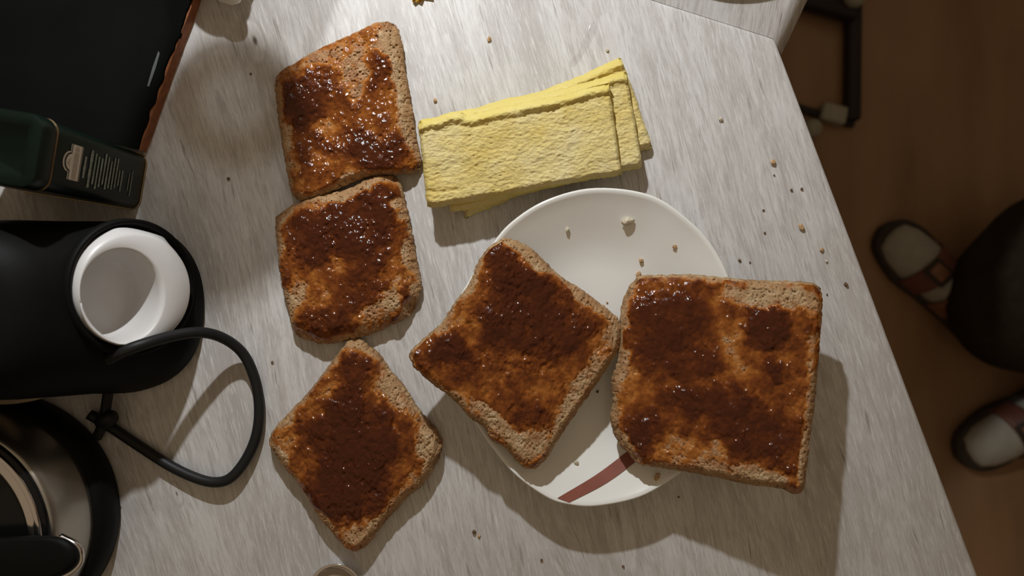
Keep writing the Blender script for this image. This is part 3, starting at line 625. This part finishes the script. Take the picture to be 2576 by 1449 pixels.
# ------------------------------------------------------------------ tea tin
b1, b2 = G(373, 390), G(350, 529)
vdir = (b2 - b1).normalized(); wid = (b2 - b1).length; udir = Vector((vdir.y, -vdir.x, 0))  # udir: away from the face
if udir.x > 0: udir = -udir
dep = .086; TH_ = .103; LH = .117
tin = root('tea_tin', b1, 'dark green lidded tin with gold rims and a small cream emblem, standing on the table', 'tin')
def tring(grow, z, r=.007, n=6):
    out = []; w2, d2 = wid + 2 * grow, dep + 2 * grow; rr = r + grow
    for (cu, cv, a0) in ((rr, rr, 180), (d2 - rr, rr, 270), (d2 - rr, w2 - rr, 0), (rr, w2 - rr, 90)):
        for k in range(n + 1):
            a = math.radians(a0 + 90 * k / n); u = cu + rr * math.cos(a) - grow; v = cv + rr * math.sin(a) - grow
            out.append(b1 + udir * u + vdir * v + Vector((0, 0, z)))
    return out
def tpart(name, spec, mat, par=tin): V, Fc = rings([tring(g, z) for g, z in spec]); return autosmooth(mesh_obj(name, V, Fc, mat, par), 40)
tpart('base_rim', [(-.001, .0003), (.0004, .0003), (.0007, .0011), (.0004, .0020), (-.001, .0020)], M['gold'])
tpart('body', [(-.0005, .0015), (0, .003), (0, TH_), (-.0005, TH_)], M['green'])
tpart('lid_rim', [(0, TH_ - .0006), (.0009, TH_ - .0005), (.0012, TH_), (.0009, TH_ + .0005), (0, TH_ + .0006)], M['gold'])
tpart('lid', [(.0003, TH_), (.0010, TH_ + .0012), (.0010, LH - .003), (.0003, LH - .0008), (-.002, LH), (-.006, LH), (-.007, LH - .0008)], M['green'])
def face(u, v, lift=.0003): return b1 + vdir * v + Vector((0, 0, u)) - udir * lift      # u height, v across
def fpoly(name, pts, mat, lift, par): return mesh_obj(name, [face(u, v, lift) for u, v in pts], [list(range(len(pts)))], mat, par)
vc = wid * .50
def arcpts(uc, r, a0, a1, n=14): return [(uc + r * math.sin(math.radians(a0 + (a1 - a0) * k / n)) , vc + r * math.cos(math.radians(a0 + (a1 - a0) * k / n))) for k in range(n + 1)]
def emblem(g):   # panel with arch on its upper side, grown by g
    u0, u1, hw, r = .0775 - g, .0865 + g, .0104, .0046 + g
    return [(u0, vc - hw), (u0, vc + hw), (u1, vc + hw)] + arcpts(u1, r, 0, 180, 14) + [(u1, vc - hw)]
lab = fpoly('emblem', emblem(.0014), M['cream'], .00030, tin); lab['label'] = 'cream arched emblem'
fpoly('emblem_outline', emblem(.0008), M['blackprint'], .00038, lab); fpoly('emblem_panel', emblem(0), M['cream'], .00046, lab)
fpoly('emblem_plaque', [(.0800, vc - .006), (.0800, vc + .0095), (.0842, vc + .0095), (.0842, vc - .006)], M['tan'], .00054, lab)
for v_ in (-.0095, -.0082, -.0074): fpoly('emblem_stroke', [(.0800, vc + v_), (.0800, vc + v_ + .0005), (.0842, vc + v_ + .0005), (.0842, vc + v_)], M['tan'], .00054, lab)
fpoly('emblem_leaf', [(.0872, vc - .0028), (.0882, vc), (.0872, vc + .0028), (.0900, vc + .001)], M['tan'], .00054, lab)
def lines(name, specs, mat):
    V, Fc = [], []; rn = random.Random(4)
    for (u, th, v0, v1, seg) in specs:
        v = v0
        while v < v1:
            L = min(seg * (.5 + rn.random()), v1 - v); q = len(V); hh = th * (.75 + .4 * rn.random())
            V += [face(u - hh / 2, v, .0003), face(u - hh / 2, v + L, .0003), face(u + hh / 2, v + L, .0003), face(u + hh / 2, v, .0003)]; Fc.append([q, q + 1, q + 2, q + 3]); v += L + .0002
    return mesh_obj(name, V, Fc, mat, tin)
lines('title_print', [(.0722, .0024, vc - .0055, vc + .0075, .0022), (.0662, .0026, vc - .0105, vc + .0125, .0026)], M['greyprint'])
rn = random.Random(9)
lines('small_print', [(.0618 - k * .0036, .0017, vc - (.0105 + rn.uniform(-.003, .001)) * (1 if k < 8 else .4), vc + (.0110 + rn.uniform(-.003, .002)) * (1 if k < 8 else .8), .006) for k in range(10)] + [(.0205, .0011, vc - .004, vc + .0085, .005), (.0168, .0011, vc - .0062, vc + .0115, .005)], M['greyprint'])
# label on the lid top
lt = [b1 + udir * (.032 + a) + vdir * (wid * .3 + b_) + Vector((0, 0, LH + .0002)) for a, b_ in ((0, 0), (.02, 0), (.02, .016), (0, .016))]
mesh_obj('lid_label', lt, [[0, 1, 2, 3]], M['cream'], tin)
# ------------------------------------------------------------------ black appliance with white collar
ap_o = G(150, 770); app = root('kitchen_appliance', ap_o, 'black electric kitchen appliance with a hollow white round collar on its sloping front', 'appliance')
S_ = PX
def stad(xr, xl, yc, hw, z, nx=3.0, n=72, wide=1.0):
    """superellipse-nosed outline in ground pixels"""
    out = []; L = 215
    for k in range(n):
        a = 2 * math.pi * k / n; c, s = math.cos(a), math.sin(a)
        e = 2 / nx; x = math.copysign(abs(c) ** e, c); y = math.copysign(abs(s) ** e, s)
        if x >= 0: X = xr - L + x * L
        else: X = xl + L + x * L
        out.append(G(X, yc + y * hw, z))
    return out
prof = [(505, 206, .0005), (518, 212, .003), (518, 213, .010), (508, 210, .017), (490, 206, .022), (462, 203, .036), (430, 200, .052), (396, 196, .070), (366, 190, .085), (340, 184, .098), (312, 176, .108), (270, 160, .115), (200, 130, .118)]
rsb = [stad(xr, -420 + (518 - xr) * .3, 772, hw, z, 2.35 if i < 4 else 2.6) for i, (xr, hw, z) in enumerate(prof)]
V, Fc = rings(rsb); body_o = mesh_obj('body', V, Fc, M['black'], app)
# collar (white), axis tilted out of the front face
Cc = Vector((-.2375, .0005, TZ + .0535)); tt_ = Vector((-.495, 0, .869)).normalized(); nn_ = Vector((.869, 0, .495)).normalized(); yy_ = Vector((0, 1, 0))
def cring(r, dn, off_t=0, off_y=0, scal=0, n=120, d1=0.0, ry=1.0):
    out = []
    for k in range(n):
        a = 2 * math.pi * k / n; rr = r - scal * abs(math.sin(3.5 * (a - 3.02))) * (0.5 - 0.5 * math.cos(a))
        out.append(Cc + tt_ * (rr * math.cos(a) + off_t) + yy_ * (rr * ry * math.sin(a) + off_y) + nn_ * (dn - d1 * math.cos(a)))
    return out
col = [cring(.0365, -.012), cring(.0385, -.003, 0, 0, .0036), cring(.0385, -.0005, 0, 0, .0036), cring(.0360, .0034, .0010, -.0010, .0004, d1=.002), cring(.0350, .0052, .0016, -.0016, d1=.003), cring(.0340, .0060, .0022, -.0020, d1=.0035),
       cring(.0256, .0058, .0108, -.0052, d1=.004, ry=1.17), cring(.0246, .0052, .0114, -.0054, d1=.004, ry=1.18), cring(.0240, .001, .0108, -.0052, d1=.003, ry=1.17), cring(.0232, -.010, .009, -.005, ry=1.15), cring(.0222, -.024, .006, -.005, ry=1.12), cring(.0200, -.029, .005, -.005, ry=1.1), cring(.001, -.0305, .005, -.005)]
V, Fc = rings(col, False, True); o = mesh_obj('collar', V, Fc, M['white'], app); o['label'] = 'hollow white plastic collar'
rec = [cring(.0435, -.004), cring(.0430, .0005), cring(.0415, .0012), cring(.0400, .0003), cring(.0386, -.004), cring(.0384, -.0075), cring(.0364, -.0078)]
V, Fc = rings(rec, False, False); mesh_obj('collar_seat', V, Fc, M['black'], app)
cut = [cring(.0386, .03, n=96), cring(.0386, -.034, n=96)]
Vc, Fcc = rings(cut); cutter = mesh_obj('cutter', Vc, Fcc, None)
bmod = body_o.modifiers.new('b', 'BOOLEAN'); bmod.operation = 'DIFFERENCE'; bmod.object = cutter; bmod.solver = 'EXACT'
dg = bpy.context.evaluated_depsgraph_get(); me_new = bpy.data.meshes.new_from_object(body_o.evaluated_get(dg)); body_o.modifiers.clear(); body_o.data = me_new
bpy.data.objects.remove(cutter); autosmooth(body_o, 40)
# cords of the appliance
cp = [(270, 905, .060), (310, 884, .064), (360, 866, .060), (430, 846, .047), (500, 836, .034), (560, 850, .021), (610, 888, .011), (640, 950, .0065), (652, 1020, .005), (646, 1090, .005), (622, 1150, .006), (585, 1198, .0075), (548, 1213, .0075), (500, 1205, .0065), (430, 1173, .005), (350, 1122, .0045), (275, 1072, .005), (225, 1042, .007)]
V, Fc = tube([W(*p) for p in catmull(cp, 8)], .0036, 16); mesh_obj('power_cord', V, Fc, M['rubber'], app)
cp = [(284, 945, .020), (272, 990, .014), (264, 1040, .010), (254, 1078, .008), (244, 1100, .006)]
V, Fc = tube([W(*p) for p in catmull(cp, 6)], .0034, 14); mesh_obj('cord_end', V, Fc, M['rubber'], app)
V, Fc = tube([W(290, 1046, .012), W(280, 1050, .012), W(258, 1060, .011), W(246, 1064, .010)], [.004, .0056, .0056, .003], 16); mesh_obj('plug', V, Fc, M['rubber'], app)
# ------------------------------------------------------------------ steel pot
pg = G(13, 1283); pot = root('steel_pot', pg, 'round brushed steel pot on a black base with chrome-ringed dark lid and black handle', 'pot')
V, Fc = lathe([(.001, .0004), (.078, .0004), (.0825, .003), (.083, .012), (.082, .020), (.079, .0245), (.0765, .0255)], pg); mesh_obj('base', V, Fc, M['black'], pot)
V, Fc = lathe([(.070, .024), (.0765, .0255), (.0768, .030), (.0764, .045), (.0758, .058), (.0748, .063), (.0735, .0650), (.070, .0650)], pg); mesh_obj('wall', V, Fc, M['steel'], pot)
V, Fc = lathe([(.0728, .062), (.0730, .0668), (.0722, .0680), (.0680, .0684), (.001, .0684)], pg); lid = mesh_obj('lid', V, Fc, M['blackgloss'], pot)
V, Fc = lathe([(.0700, .0683), (.0702, .0702), (.0692, .0710), (.0672, .0702), (.0655, .0702), (.0635, .0712), (.0622, .0704), (.0620, .0683)], pg); mesh_obj('lid_ring', V, Fc, M['chrome'], lid)
# handle: black grip with chrome trim
hp = [(-160, 1362), (0, 1352), (100, 1346), (160, 1352), (192, 1372), (203, 1400), (195, 1424), (165, 1446), (110, 1462), (0, 1480), (-160, 1500)]
hq = catmull(hp, 6)
def hring(sc, z): c0 = np.array([0., 1420.]); return [W(c0[0] + (p[0] - c0[0]) * sc, c0[1] + (p[1] - c0[1]) * sc, z) for p in hq]
V, Fc = rings([hring(.93, .070), hring(.99, .073), hring(.985, .080), hring(.93, .084), hring(.80, .085)]); hd = mesh_obj('handle', V, Fc, M['black'], pot)
V, Fc = tube([W(p[0], p[1], .076) for p in catmull([(150, 1349), (192, 1372), (203, 1400), (195, 1424), (165, 1446), (110, 1462), (0, 1480)], 8)], .0021, 12); mesh_obj('handle_trim', V, Fc, M['chrome'], hd)
# pale trim strip low on the appliance flank
sp = catmull([(-150, 978), (-20, 980), (60, 982), (126, 984), (132, 988), (110, 1001), (60, 1013), (0, 1018), (-150, 1019)], 6, True)
def sring(sc, z): c0 = sp.mean(0); return [W(c0[0] + (p[0] - c0[0]) * sc, c0[1] + (p[1] - c0[1]) * sc, z) for p in sp]
V, Fc = rings([sring(.9, .0275), sring(1.0, .0285), sring(1.0, .030), sring(.9, .031)]); mesh_obj('trim_strip', V, Fc, M['beige'], app)
# ------------------------------------------------------------------ white jug, translucent bottle (top edge / off frame; their shadows reach in)
jc = G(578, -88); jug = root('small_jug', jc, 'small white ceramic jug at the table edge of the black board, its spout showing', 'jug')
V, Fc = lathe([(.001, .0004), (.018, .0004), (.0215, .006), (.0225, .016), (.0200, .028), (.0185, .033), (.0200, .038), (.0185, .038), (.0170, .033), (.0205, .016), (.019, .006), (.001, .004)], jc, 64); mesh_obj('jug_body', V, Fc, M['porcelain'], jug)
rsj = []
ps, pe = G(578, -24, .018), W(582, 12, .021)
for t in np.linspace(0, 1, 10):
    p = ps.lerp(pe, t); r = .0105 * math.sqrt(max(1 - (t * .999) ** 4, 0.004))
    rsj.append([p + Vector((math.cos(a) * r, 0, math.sin(a) * r * .7)) for a in np.linspace(0, 2 * math.pi, 21)[:-1]])
V, Fc = rings(rsj); mesh_obj('spout', V, Fc, M['porcelain'], jug)
bc = G(690, -345); bot = root('decanter', bc + Vector((0, 0, lz)), 'frosted glass decanter with a round stopper, standing on the table behind the white jug', 'decanter')
V, Fc = lathe([(.001, 0), (.045, 0), (.049, .004), (.050, .012), (.050, .085), (.047, .105), (.041, .130), (.033, .158), (.030, .176), (.031, .186)], (bc.x, bc.y, TZ + .0003), 72); mesh_obj('decanter_body', V, Fc, M['clear'], bot)
V, Fc = lathe([(.001, .180), (.024, .181), (.028, .186)] + [(.034 * math.cos(a), .2155 + .032 * math.sin(a)) for a in np.linspace(-1.15, 1.54, 18)], (bc.x, bc.y, TZ), 48); mesh_obj('stopper', V, Fc, M['smoke'], bot)
# gold foil scrap
fo = W(1062, -4, 0); bm = bmesh.new(); rr_ = random.Random(2); gx = 9
vs = [[bm.verts.new((W(1038 + 52 * i / gx, -26 + (34 if i < 5 else 26) * j / gx, 0).x - fo.x, W(0, -26 + (34 if i < 5 else 26) * j / gx, 0).y - fo.y, .0006 + .0035 * abs(math.sin(i * 1.3 + j * .7)) * rr_.random() + .001 * (gx - j) / gx)) for i in range(gx + 1)] for j in range(gx + 1)]
for j in range(gx):
    for i in range(gx): bm.faces.new((vs[j][i], vs[j + 1][i], vs[j + 1][i + 1], vs[j][i + 1]))
bmesh.ops.solidify(bm, geom=list(bm.faces), thickness=.0002)
o = bm_obj('foil_scrap', bm, M['goldfoil'], None, smooth=False); o.location = fo; setp(o, 'small crumpled gold foil scrap on the table above the toast corner', 'foil')
# beige dish on the leaf
dc = W(1830, -338, 0); dish = root('dish', (dc.x, dc.y, TZ + lz), 'round beige dish on the table leaf, just its rim in view', 'dish')
V, Fc = lathe([(.001, .0004), (.05, .0004), (.055, .002), (.078, .014), (.0835, .018), (.082, .0192), (.076, .016), (.053, .005), (.001, .004)], (dc.x, dc.y, TZ + lz)); mesh_obj('bowl', V, Fc, M['beige'], dish)
# spoon at the near edge
sc0 = W(850, 1474, 0); spoon = root('spoon', sc0, 'shiny steel spoon on the table below the diamond-turned toast', 'spoon')
rsS = []
for k, z in ((0.02, .0015), (.5, .0022), (.85, .0060), (1.0, .0090), (1.0, .0098), (.84, .0070), (.5, .0036), (.02, .0028)):
    rsS.append([sc0 + Vector((math.cos(a) * .0185 * k, math.sin(a) * (.0185 if math.sin(a) > 0 else .028) * k, z - .0013)) for a in np.linspace(0, 2 * math.pi, 49)[:-1]])
V, Fc = rings(rsS); mesh_obj('bowl', V, Fc, M['chrome'], spoon)
V, Fc = tube([sc0 + Vector((0, -.026, .008)), sc0 + Vector((-.002, -.05, .012)), sc0 + Vector((-.006, -.09, .010)), sc0 + Vector((-.010, -.135, .0045))], [.004, .003, .004, .0045], 12); mesh_obj('handle', V, Fc, M['chrome'], spoon)
# ------------------------------------------------------------------ chair on the floor
def FL(px, py, z=0.0):
    s = (TZ + ZC - z) / F; return Vector(((px - 1288) * s, (724.5 - py) * s, z))
ch_o = FL(2142, 150); chair = root('sled_chair', (ch_o.x, ch_o.y, 0), 'dark metal sled-base chair with pale plastic feet on the floor beside the table corner', 'chair')
def bar(name, p, q, w, h, mat=None):
    d = q - p; L = d.length; bm = box(0, 0, 0, L, w, h, min(w, h) * .25); R = d.to_track_quat('X', 'Z').to_matrix().to_4x4()
    bmesh.ops.transform(bm, matrix=Matrix.Translation((p + q) / 2 - Vector(chair['_o'])) @ R, verts=bm.verts)
    return bm_obj(name, bm, mat or M['darkmetal'], chair)
zr = .0125
pA, pB = FL(2143, 305, zr), FL(2146, 32, zr); pC = pB + (pB - pA) * 1.7
bar('runner', pA, pC, .025, .024)
cA, cB = FL(2155, 34, zr + .012), FL(2030, -2, zr + .012); cD = cB + (cB - cA) * 2.2
bar('cross_bar', cA, cD, .034, .03)
fA, fB = FL(2148, 314, .006), FL(2070, 290, .006); fD = fB + (fB - fA) * 3.6
bar('cross_bar', fA, fD, .012, .010)
off = cD - cA
bar('runner', pA + off, pC + off, .025, .024)
f1 = FL(2096, 287, .012); bmf = box(0, 0, 0, .043, .030, .020, .004); bmesh.ops.rotate(bmf, cent=(0, 0, 0), matrix=Matrix.Rotation(math.radians(-14), 3, 'Z'), verts=bmf.verts)
bmesh.ops.translate(bmf, vec=f1 - Vector(chair['_o']), verts=bmf.verts); bm_obj('foot_pad', bmf, M['pale'], chair)
k1 = FL(2034, 328, 0.0); V, Fc = lathe([(.001, 0), (.014, 0), (.0155, .006), (.0155, .02), (.012, .028), (.001, .031)], k1, 32); mesh_obj('foot_cap', V, Fc, M['pale'], chair)
k2 = FL(2139, 2, .026); V, Fc = lathe([(.001, 0), (.0165, 0), (.0175, .006), (.0165, .022), (.012, .028), (.001, .030)], k2, 32); mesh_obj('foot_cap', V, Fc, M['pale'], chair)
s0 = pC + Vector((0, 0, 0)); s1 = pC + off
for p in (pC, pC + off): bar('post', Vector((p.x, p.y, .01)), Vector((p.x, p.y + .02, .44)), .024, .024)
bms = box((s0.x + s1.x) / 2, pC.y + .19, .45, abs(off.x) + .05, .40, .035, .012); bmesh.ops.translate(bms, vec=-Vector(chair['_o']), verts=bms.verts); bm_obj('seat', bms, M['darkmetal'], chair)
for p in (pC, pC + off): bar('back_post', Vector((p.x, p.y + .37, .44)), Vector((p.x, p.y + .43, .86)), .022, .022)
bms = box((s0.x + s1.x) / 2, pC.y + .42, .74, abs(off.x) + .04, .02, .20, .008); bmesh.ops.translate(bms, vec=-Vector(chair['_o']), verts=bms.verts); bm_obj('backrest', bms, M['darkmetal'], chair)
# ------------------------------------------------------------------ person standing by the table
per = root('person', (.90, -.09, 0), 'person standing by the table in dark trousers, light grey socks and brown strap sandals', 'person')
PO_ = Vector(per['_o'])
def skin_obj(name, verts, edges, radii, mat, parent, rootv=0, sub=2):
    me = bpy.data.meshes.new(name); me.from_pydata([tuple(Vector(v) - PO_) for v in verts], edges, []); me.materials.append(mat)
    o = bpy.data.objects.new(name, me); C.objects.link(o); o.parent = parent
    md = o.modifiers.new('skin', 'SKIN'); md.use_smooth_shade = True
    for i, r in enumerate(radii):
        sv = me.skin_vertices[0].data[i]; sv.radius = (r, r) if isinstance(r, (int, float)) else r; sv.use_root = (i == rootv)
    ss = o.modifiers.new('sub', 'SUBSURF'); ss.levels = sub; ss.render_levels = sub
    return o
toe1, dir1 = FL(2212, 580), Vector((.70, -.71, 0)).normalized(); toe2, dir2 = FL(2404, 1142), Vector((.85, .50, 0)).normalized()
heel1 = toe1 + dir1 * .262; heel2 = toe2 + dir2 * .262
ank1 = heel1 - dir1 * .055 + Vector((0, 0, .095)); ank2 = heel2 - dir2 * .055 + Vector((0, 0, .095))
knee1 = Vector((.87, .00, .48)); knee2 = Vector((.99, -.17, .48)); hip1 = Vector((.93, .01, .88)); hip2 = Vector((.985, -.16, .88)); pel = Vector((.96, -.075, .95))
chest = Vector((.965, -.075, 1.30)); waist = Vector((.955, -.075, 1.10)); neck = Vector((.955, -.075, 1.46)); head = Vector((.935, -.072, 1.58)); crown = Vector((.935, -.072, 1.68))
side = Vector((.32, -.95, 0)).normalized()
sh1 = chest - side * .17 + Vector((0, 0, .08)); sh2 = chest + side * .17 + Vector((0, 0, .08))
el1 = sh1 - side * .05 + Vector((.02, 0, -.29)); el2 = sh2 + side * .05 + Vector((.02, 0, -.29))
wr1 = el1 + Vector((-.04, .02, -.25)); wr2 = el2 + Vector((-.04, .0, -.25))
bv = [pel, waist, chest, neck, head, crown, hip1, knee1, ank1, hip2, knee2, ank2, sh1, el1, wr1, sh2, el2, wr2]
be = [(0, 1), (1, 2), (2, 3), (3, 4), (4, 5), (0, 6), (6, 7), (7, 8), (0, 9), (9, 10), (10, 11), (2, 12), (12, 13), (13, 14), (2, 15), (15, 16), (16, 17)]
br_ = [.12, .11, .12, .055, .088, .06, .085, .055, .036, .085, .055, .036, .055, .042, .028, .055, .042, .028]
# hands: palm and five fingers on each wrist, feet inside the socks
for wi, wr, sg in ((14, wr1, -1), (17, wr2, 1)):
    dn = Vector((-.12, .03, -1)).normalized(); fw = Vector((-.95, .3, 0)).normalized()
    pi = len(bv); bv.append(wr + dn * .05); be.append((wi, pi)); br_.append(.026)
    for k, L in enumerate((.065, .075, .08, .072)):
        a = wr + dn * .085 + fw * (.027 - .018 * (3 - k)); i0 = len(bv)
        bv += [a, a + dn * L * .55 - side * sg * .006, a + dn * L - side * sg * .018]; be += [(pi, i0), (i0, i0 + 1), (i0 + 1, i0 + 2)]; br_ += [.0095, .0088, .0075]
    i0 = len(bv); a = wr + dn * .04 + fw * .028; bv += [a, a + dn * .03 + fw * .018, a + dn * .055 + fw * .02]; be += [(pi, i0), (i0, i0 + 1), (i0 + 1, i0 + 2)]; br_ += [.011, .010, .008]
for ai, ank, d in ((8, ank1, dir1), (11, ank2, dir2)):
    i0 = len(bv); m1 = ank - d * .07 + Vector((0, 0, -.035)); m2 = ank - d * .13 + Vector((0, 0, -.052)); bv += [m1, m2]; be += [(ai, i0), (i0, i0 + 1)]; br_ += [.024, .016]
skin_obj('body', bv, be, br_, M['skin'], per)
def rt(p, r): return [Vector((p[0] + r * math.cos(a), p[1] + r * math.sin(a), p[2])) for a in np.linspace(0, 2 * math.pi, 33)[:-1]]
TV, TF = [], []
for ank, kn, hp_, sh in ((ank1, knee1, hip1, Vector((.048, .030, 0))), (ank2, knee2, hip2, Vector((.05, .03, 0)))):
    hem = Vector((ank.x, ank.y, 0)) + sh
    cs = [(hem + Vector((0, 0, .062)), .108), (hem + Vector((0, 0, .060)), .116), (hem + Vector((.024, .024, .13)), .146), (hem * .6 + kn * .4 + Vector((0, 0, .05)), .125), (kn, .094), (kn * .5 + hp_ * .5, .102), (hp_, .118), (pel * .7 + hp_ * .3 + Vector((0, 0, .02)), .135), (pel + Vector((0, 0, .10)), .14)]
    v_, f_ = rings([rt(p, r) for p, r in cs], False, True); TF += [[k + len(TV) for k in q] for q in f_]; TV += v_
mesh_obj('trousers', TV, TF, M['trouser'], per)
skin_obj('shirt', [waist - Vector((0, 0, .10)), waist, chest, neck - Vector((0, 0, .05)), sh1, (sh1 + el1) / 2 , sh2, (sh2 + el2) / 2], [(0, 1), (1, 2), (2, 3), (2, 4), (4, 5), (2, 6), (6, 7)], [.15, .135, .145, .065, .075, .06, .075, .06], M['shirt'], per, 2)
V, Fc = lathe([(.001, .125), (.05, .118), (.085, .085), (.099, .04), (.100, .0), (.094, -.03)], head, 40); mesh_obj('hair', V, Fc, M['hair'], per)
fd = Vector((-.95, .3, 0)).normalized()
for s_ in (-1, 1):
    p = head + fd * .083 + side * s_ * .032 + Vector((0, 0, .0)); V, Fc = lathe([(.0005, -.011), (.008, -.007), (.011, 0), (.008, .007), (.0005, .011)], p, 16); mesh_obj('eye', V, Fc, M['eye'], per)
V, Fc = tube([head + fd * .082 + Vector((0, 0, .015)), head + fd * .098 + Vector((0, 0, -.02)), head + fd * .09 + Vector((0, 0, -.032))], [.006, .012, .006], 12); mesh_obj('nose', V, Fc, M['skin'], per)
V, Fc = tube([head + fd * .078 - side * .024 + Vector((0, 0, -.055)), head + fd * .084 + Vector((0, 0, -.053)), head + fd * .078 + side * .024 + Vector((0, 0, -.055))], [.003, .0065, .003], 10); mesh_obj('mouth', V, Fc, M['leather'], per)
def foot(heel, toe, flip):
    ax = (toe - heel).normalized(); ay = Vector((-ax.y, ax.x, 0)) * flip; L = .262
    def P(x, y, z): return heel + ax * x + ay * y + Vector((0, 0, z))
    wprof = [(-.006, .004), (.004, .026), (.03, .036), (.08, .037), (.14, .042), (.185, .049), (.22, .048), (.248, .038), (.262, .022), (.268, .004)]
    out = [(x, w * (1.0 if x < .2 else .92)) for x, w in wprof] + [(x, -w) for x, w in reversed(wprof)]
    out = catmull(out, 4, True)
    V, Fc = rings([[P(x * .99, y * .93, .0005) for x, y in out], [P(x, y, .004) for x, y in out], [P(x, y, .020) for x, y in out], [P(.13 + (x - .13) * .985, y * .94, .0235) for x, y in out]])
    sole = mesh_obj('sandal', V, Fc, M['sole'], per)
    def sec(x, grow=0.0):
        w = np.interp(x, [.0, .03, .08, .14, .19, .225, .25], [.020, .031, .031, .036, .041, .038, .026]) + grow
        h = np.interp(x, [.0, .03, .08, .12, .16, .20, .235, .25], [.060, .085, .082, .066, .052, .040, .028, .018]) + grow
        return [P(x, w * math.cos(a), .0225 + (h if math.sin(a) > 0 else .001) * math.sin(a)) for a in np.linspace(0, 2 * math.pi, 33)[:-1]]
    V, Fc = rings([[P(-.002, .01 * math.cos(a), .045 + .01 * math.sin(a)) for a in np.linspace(0, 2 * math.pi, 33)[:-1]]] + [sec(x) for x in np.linspace(.004, .246, 26)] + [[P(.253, .012 * math.cos(a), .028 + .006 * math.sin(a)) for a in np.linspace(0, 2 * math.pi, 33)[:-1]]])
    V2, F2 = tube([P(.055, 0, .045), P(.055, 0, .09), P(.056, 0, .12), P(.058, 0, .16)], [.036, .040, .041, .042], 24)
    Fc += [[k + len(V) for k in q] for q in F2]; V = V + V2
    mesh_obj('sock', V, Fc, M['sock'], per)
    def strap(x0, x1, mat, nm):
        V, Fc = [], []; nx = 6; na = 25
        for layer in (.0012, .0042):
            for i in range(nx):
                x = x0 + (x1 - x0) * i / (nx - 1)
                w = np.interp(x, [.08, .14, .19, .225], [.031, .036, .041, .038]) + layer; h = np.interp(x, [.08, .12, .16, .20, .235], [.082, .066, .052, .040, .028]) + layer
                for a in np.linspace(-.12, math.pi + .12, na): V.append(P(x, w * math.cos(a) * 1.04, .0215 + h * math.sin(a)))
        nL = nx * na
        for i in range(nx - 1):
            for k in range(na - 1):
                a = i * na + k; Fc += [[a, a + 1, a + na + 1, a + na], [nL + a, nL + a + 1, nL + a + na + 1, nL + a + na]]
        for k in range(na - 1):
            Fc += [[k, k + 1, nL + k + 1, nL + k], [(nx - 1) * na + k, (nx - 1) * na + k + 1, nL + (nx - 1) * na + k + 1, nL + (nx - 1) * na + k]]
        return mesh_obj(nm, V, Fc, mat, sole)
    strap(.150, .186, M['leather'], 'strap'); strap(.088, .124, M['leather2'], 'strap')
    for x, mat in ((.168, M['leather2']), (.106, M['leather2'])):
        h = np.interp(x, [.08, .12, .16, .20], [.082, .066, .052, .040]) + .006
        c = P(x, .010, .0215 + h); bm = box(0, 0, 0, .040 if x > .15 else .03, .034, .006, .003)
        R = Matrix((ax, ay, Vector((0, 0, 1)))).transposed().to_4x4() if flip > 0 else Matrix((ax, -ay, Vector((0, 0, 1)))).transposed().to_4x4()
        bmesh.ops.transform(bm, matrix=Matrix.Translation(c - PO_) @ R @ Matrix.Rotation(math.radians(8), 4, 'Y'), verts=bm.verts); bm_obj('buckle', bm, M['sole'], sole)
        bm = box(0, 0, .0012, .026 if x > .15 else .019, .022, .007, .002)
        bmesh.ops.transform(bm, matrix=Matrix.Translation(c - PO_) @ R @ Matrix.Rotation(math.radians(8), 4, 'Y'), verts=bm.verts); bm_obj('buckle_plate', bm, mat, sole)
foot(heel1, toe1, 1); foot(heel2, toe2, -1)
for o in scene.objects:
    if '_o' in o: del o['_o']
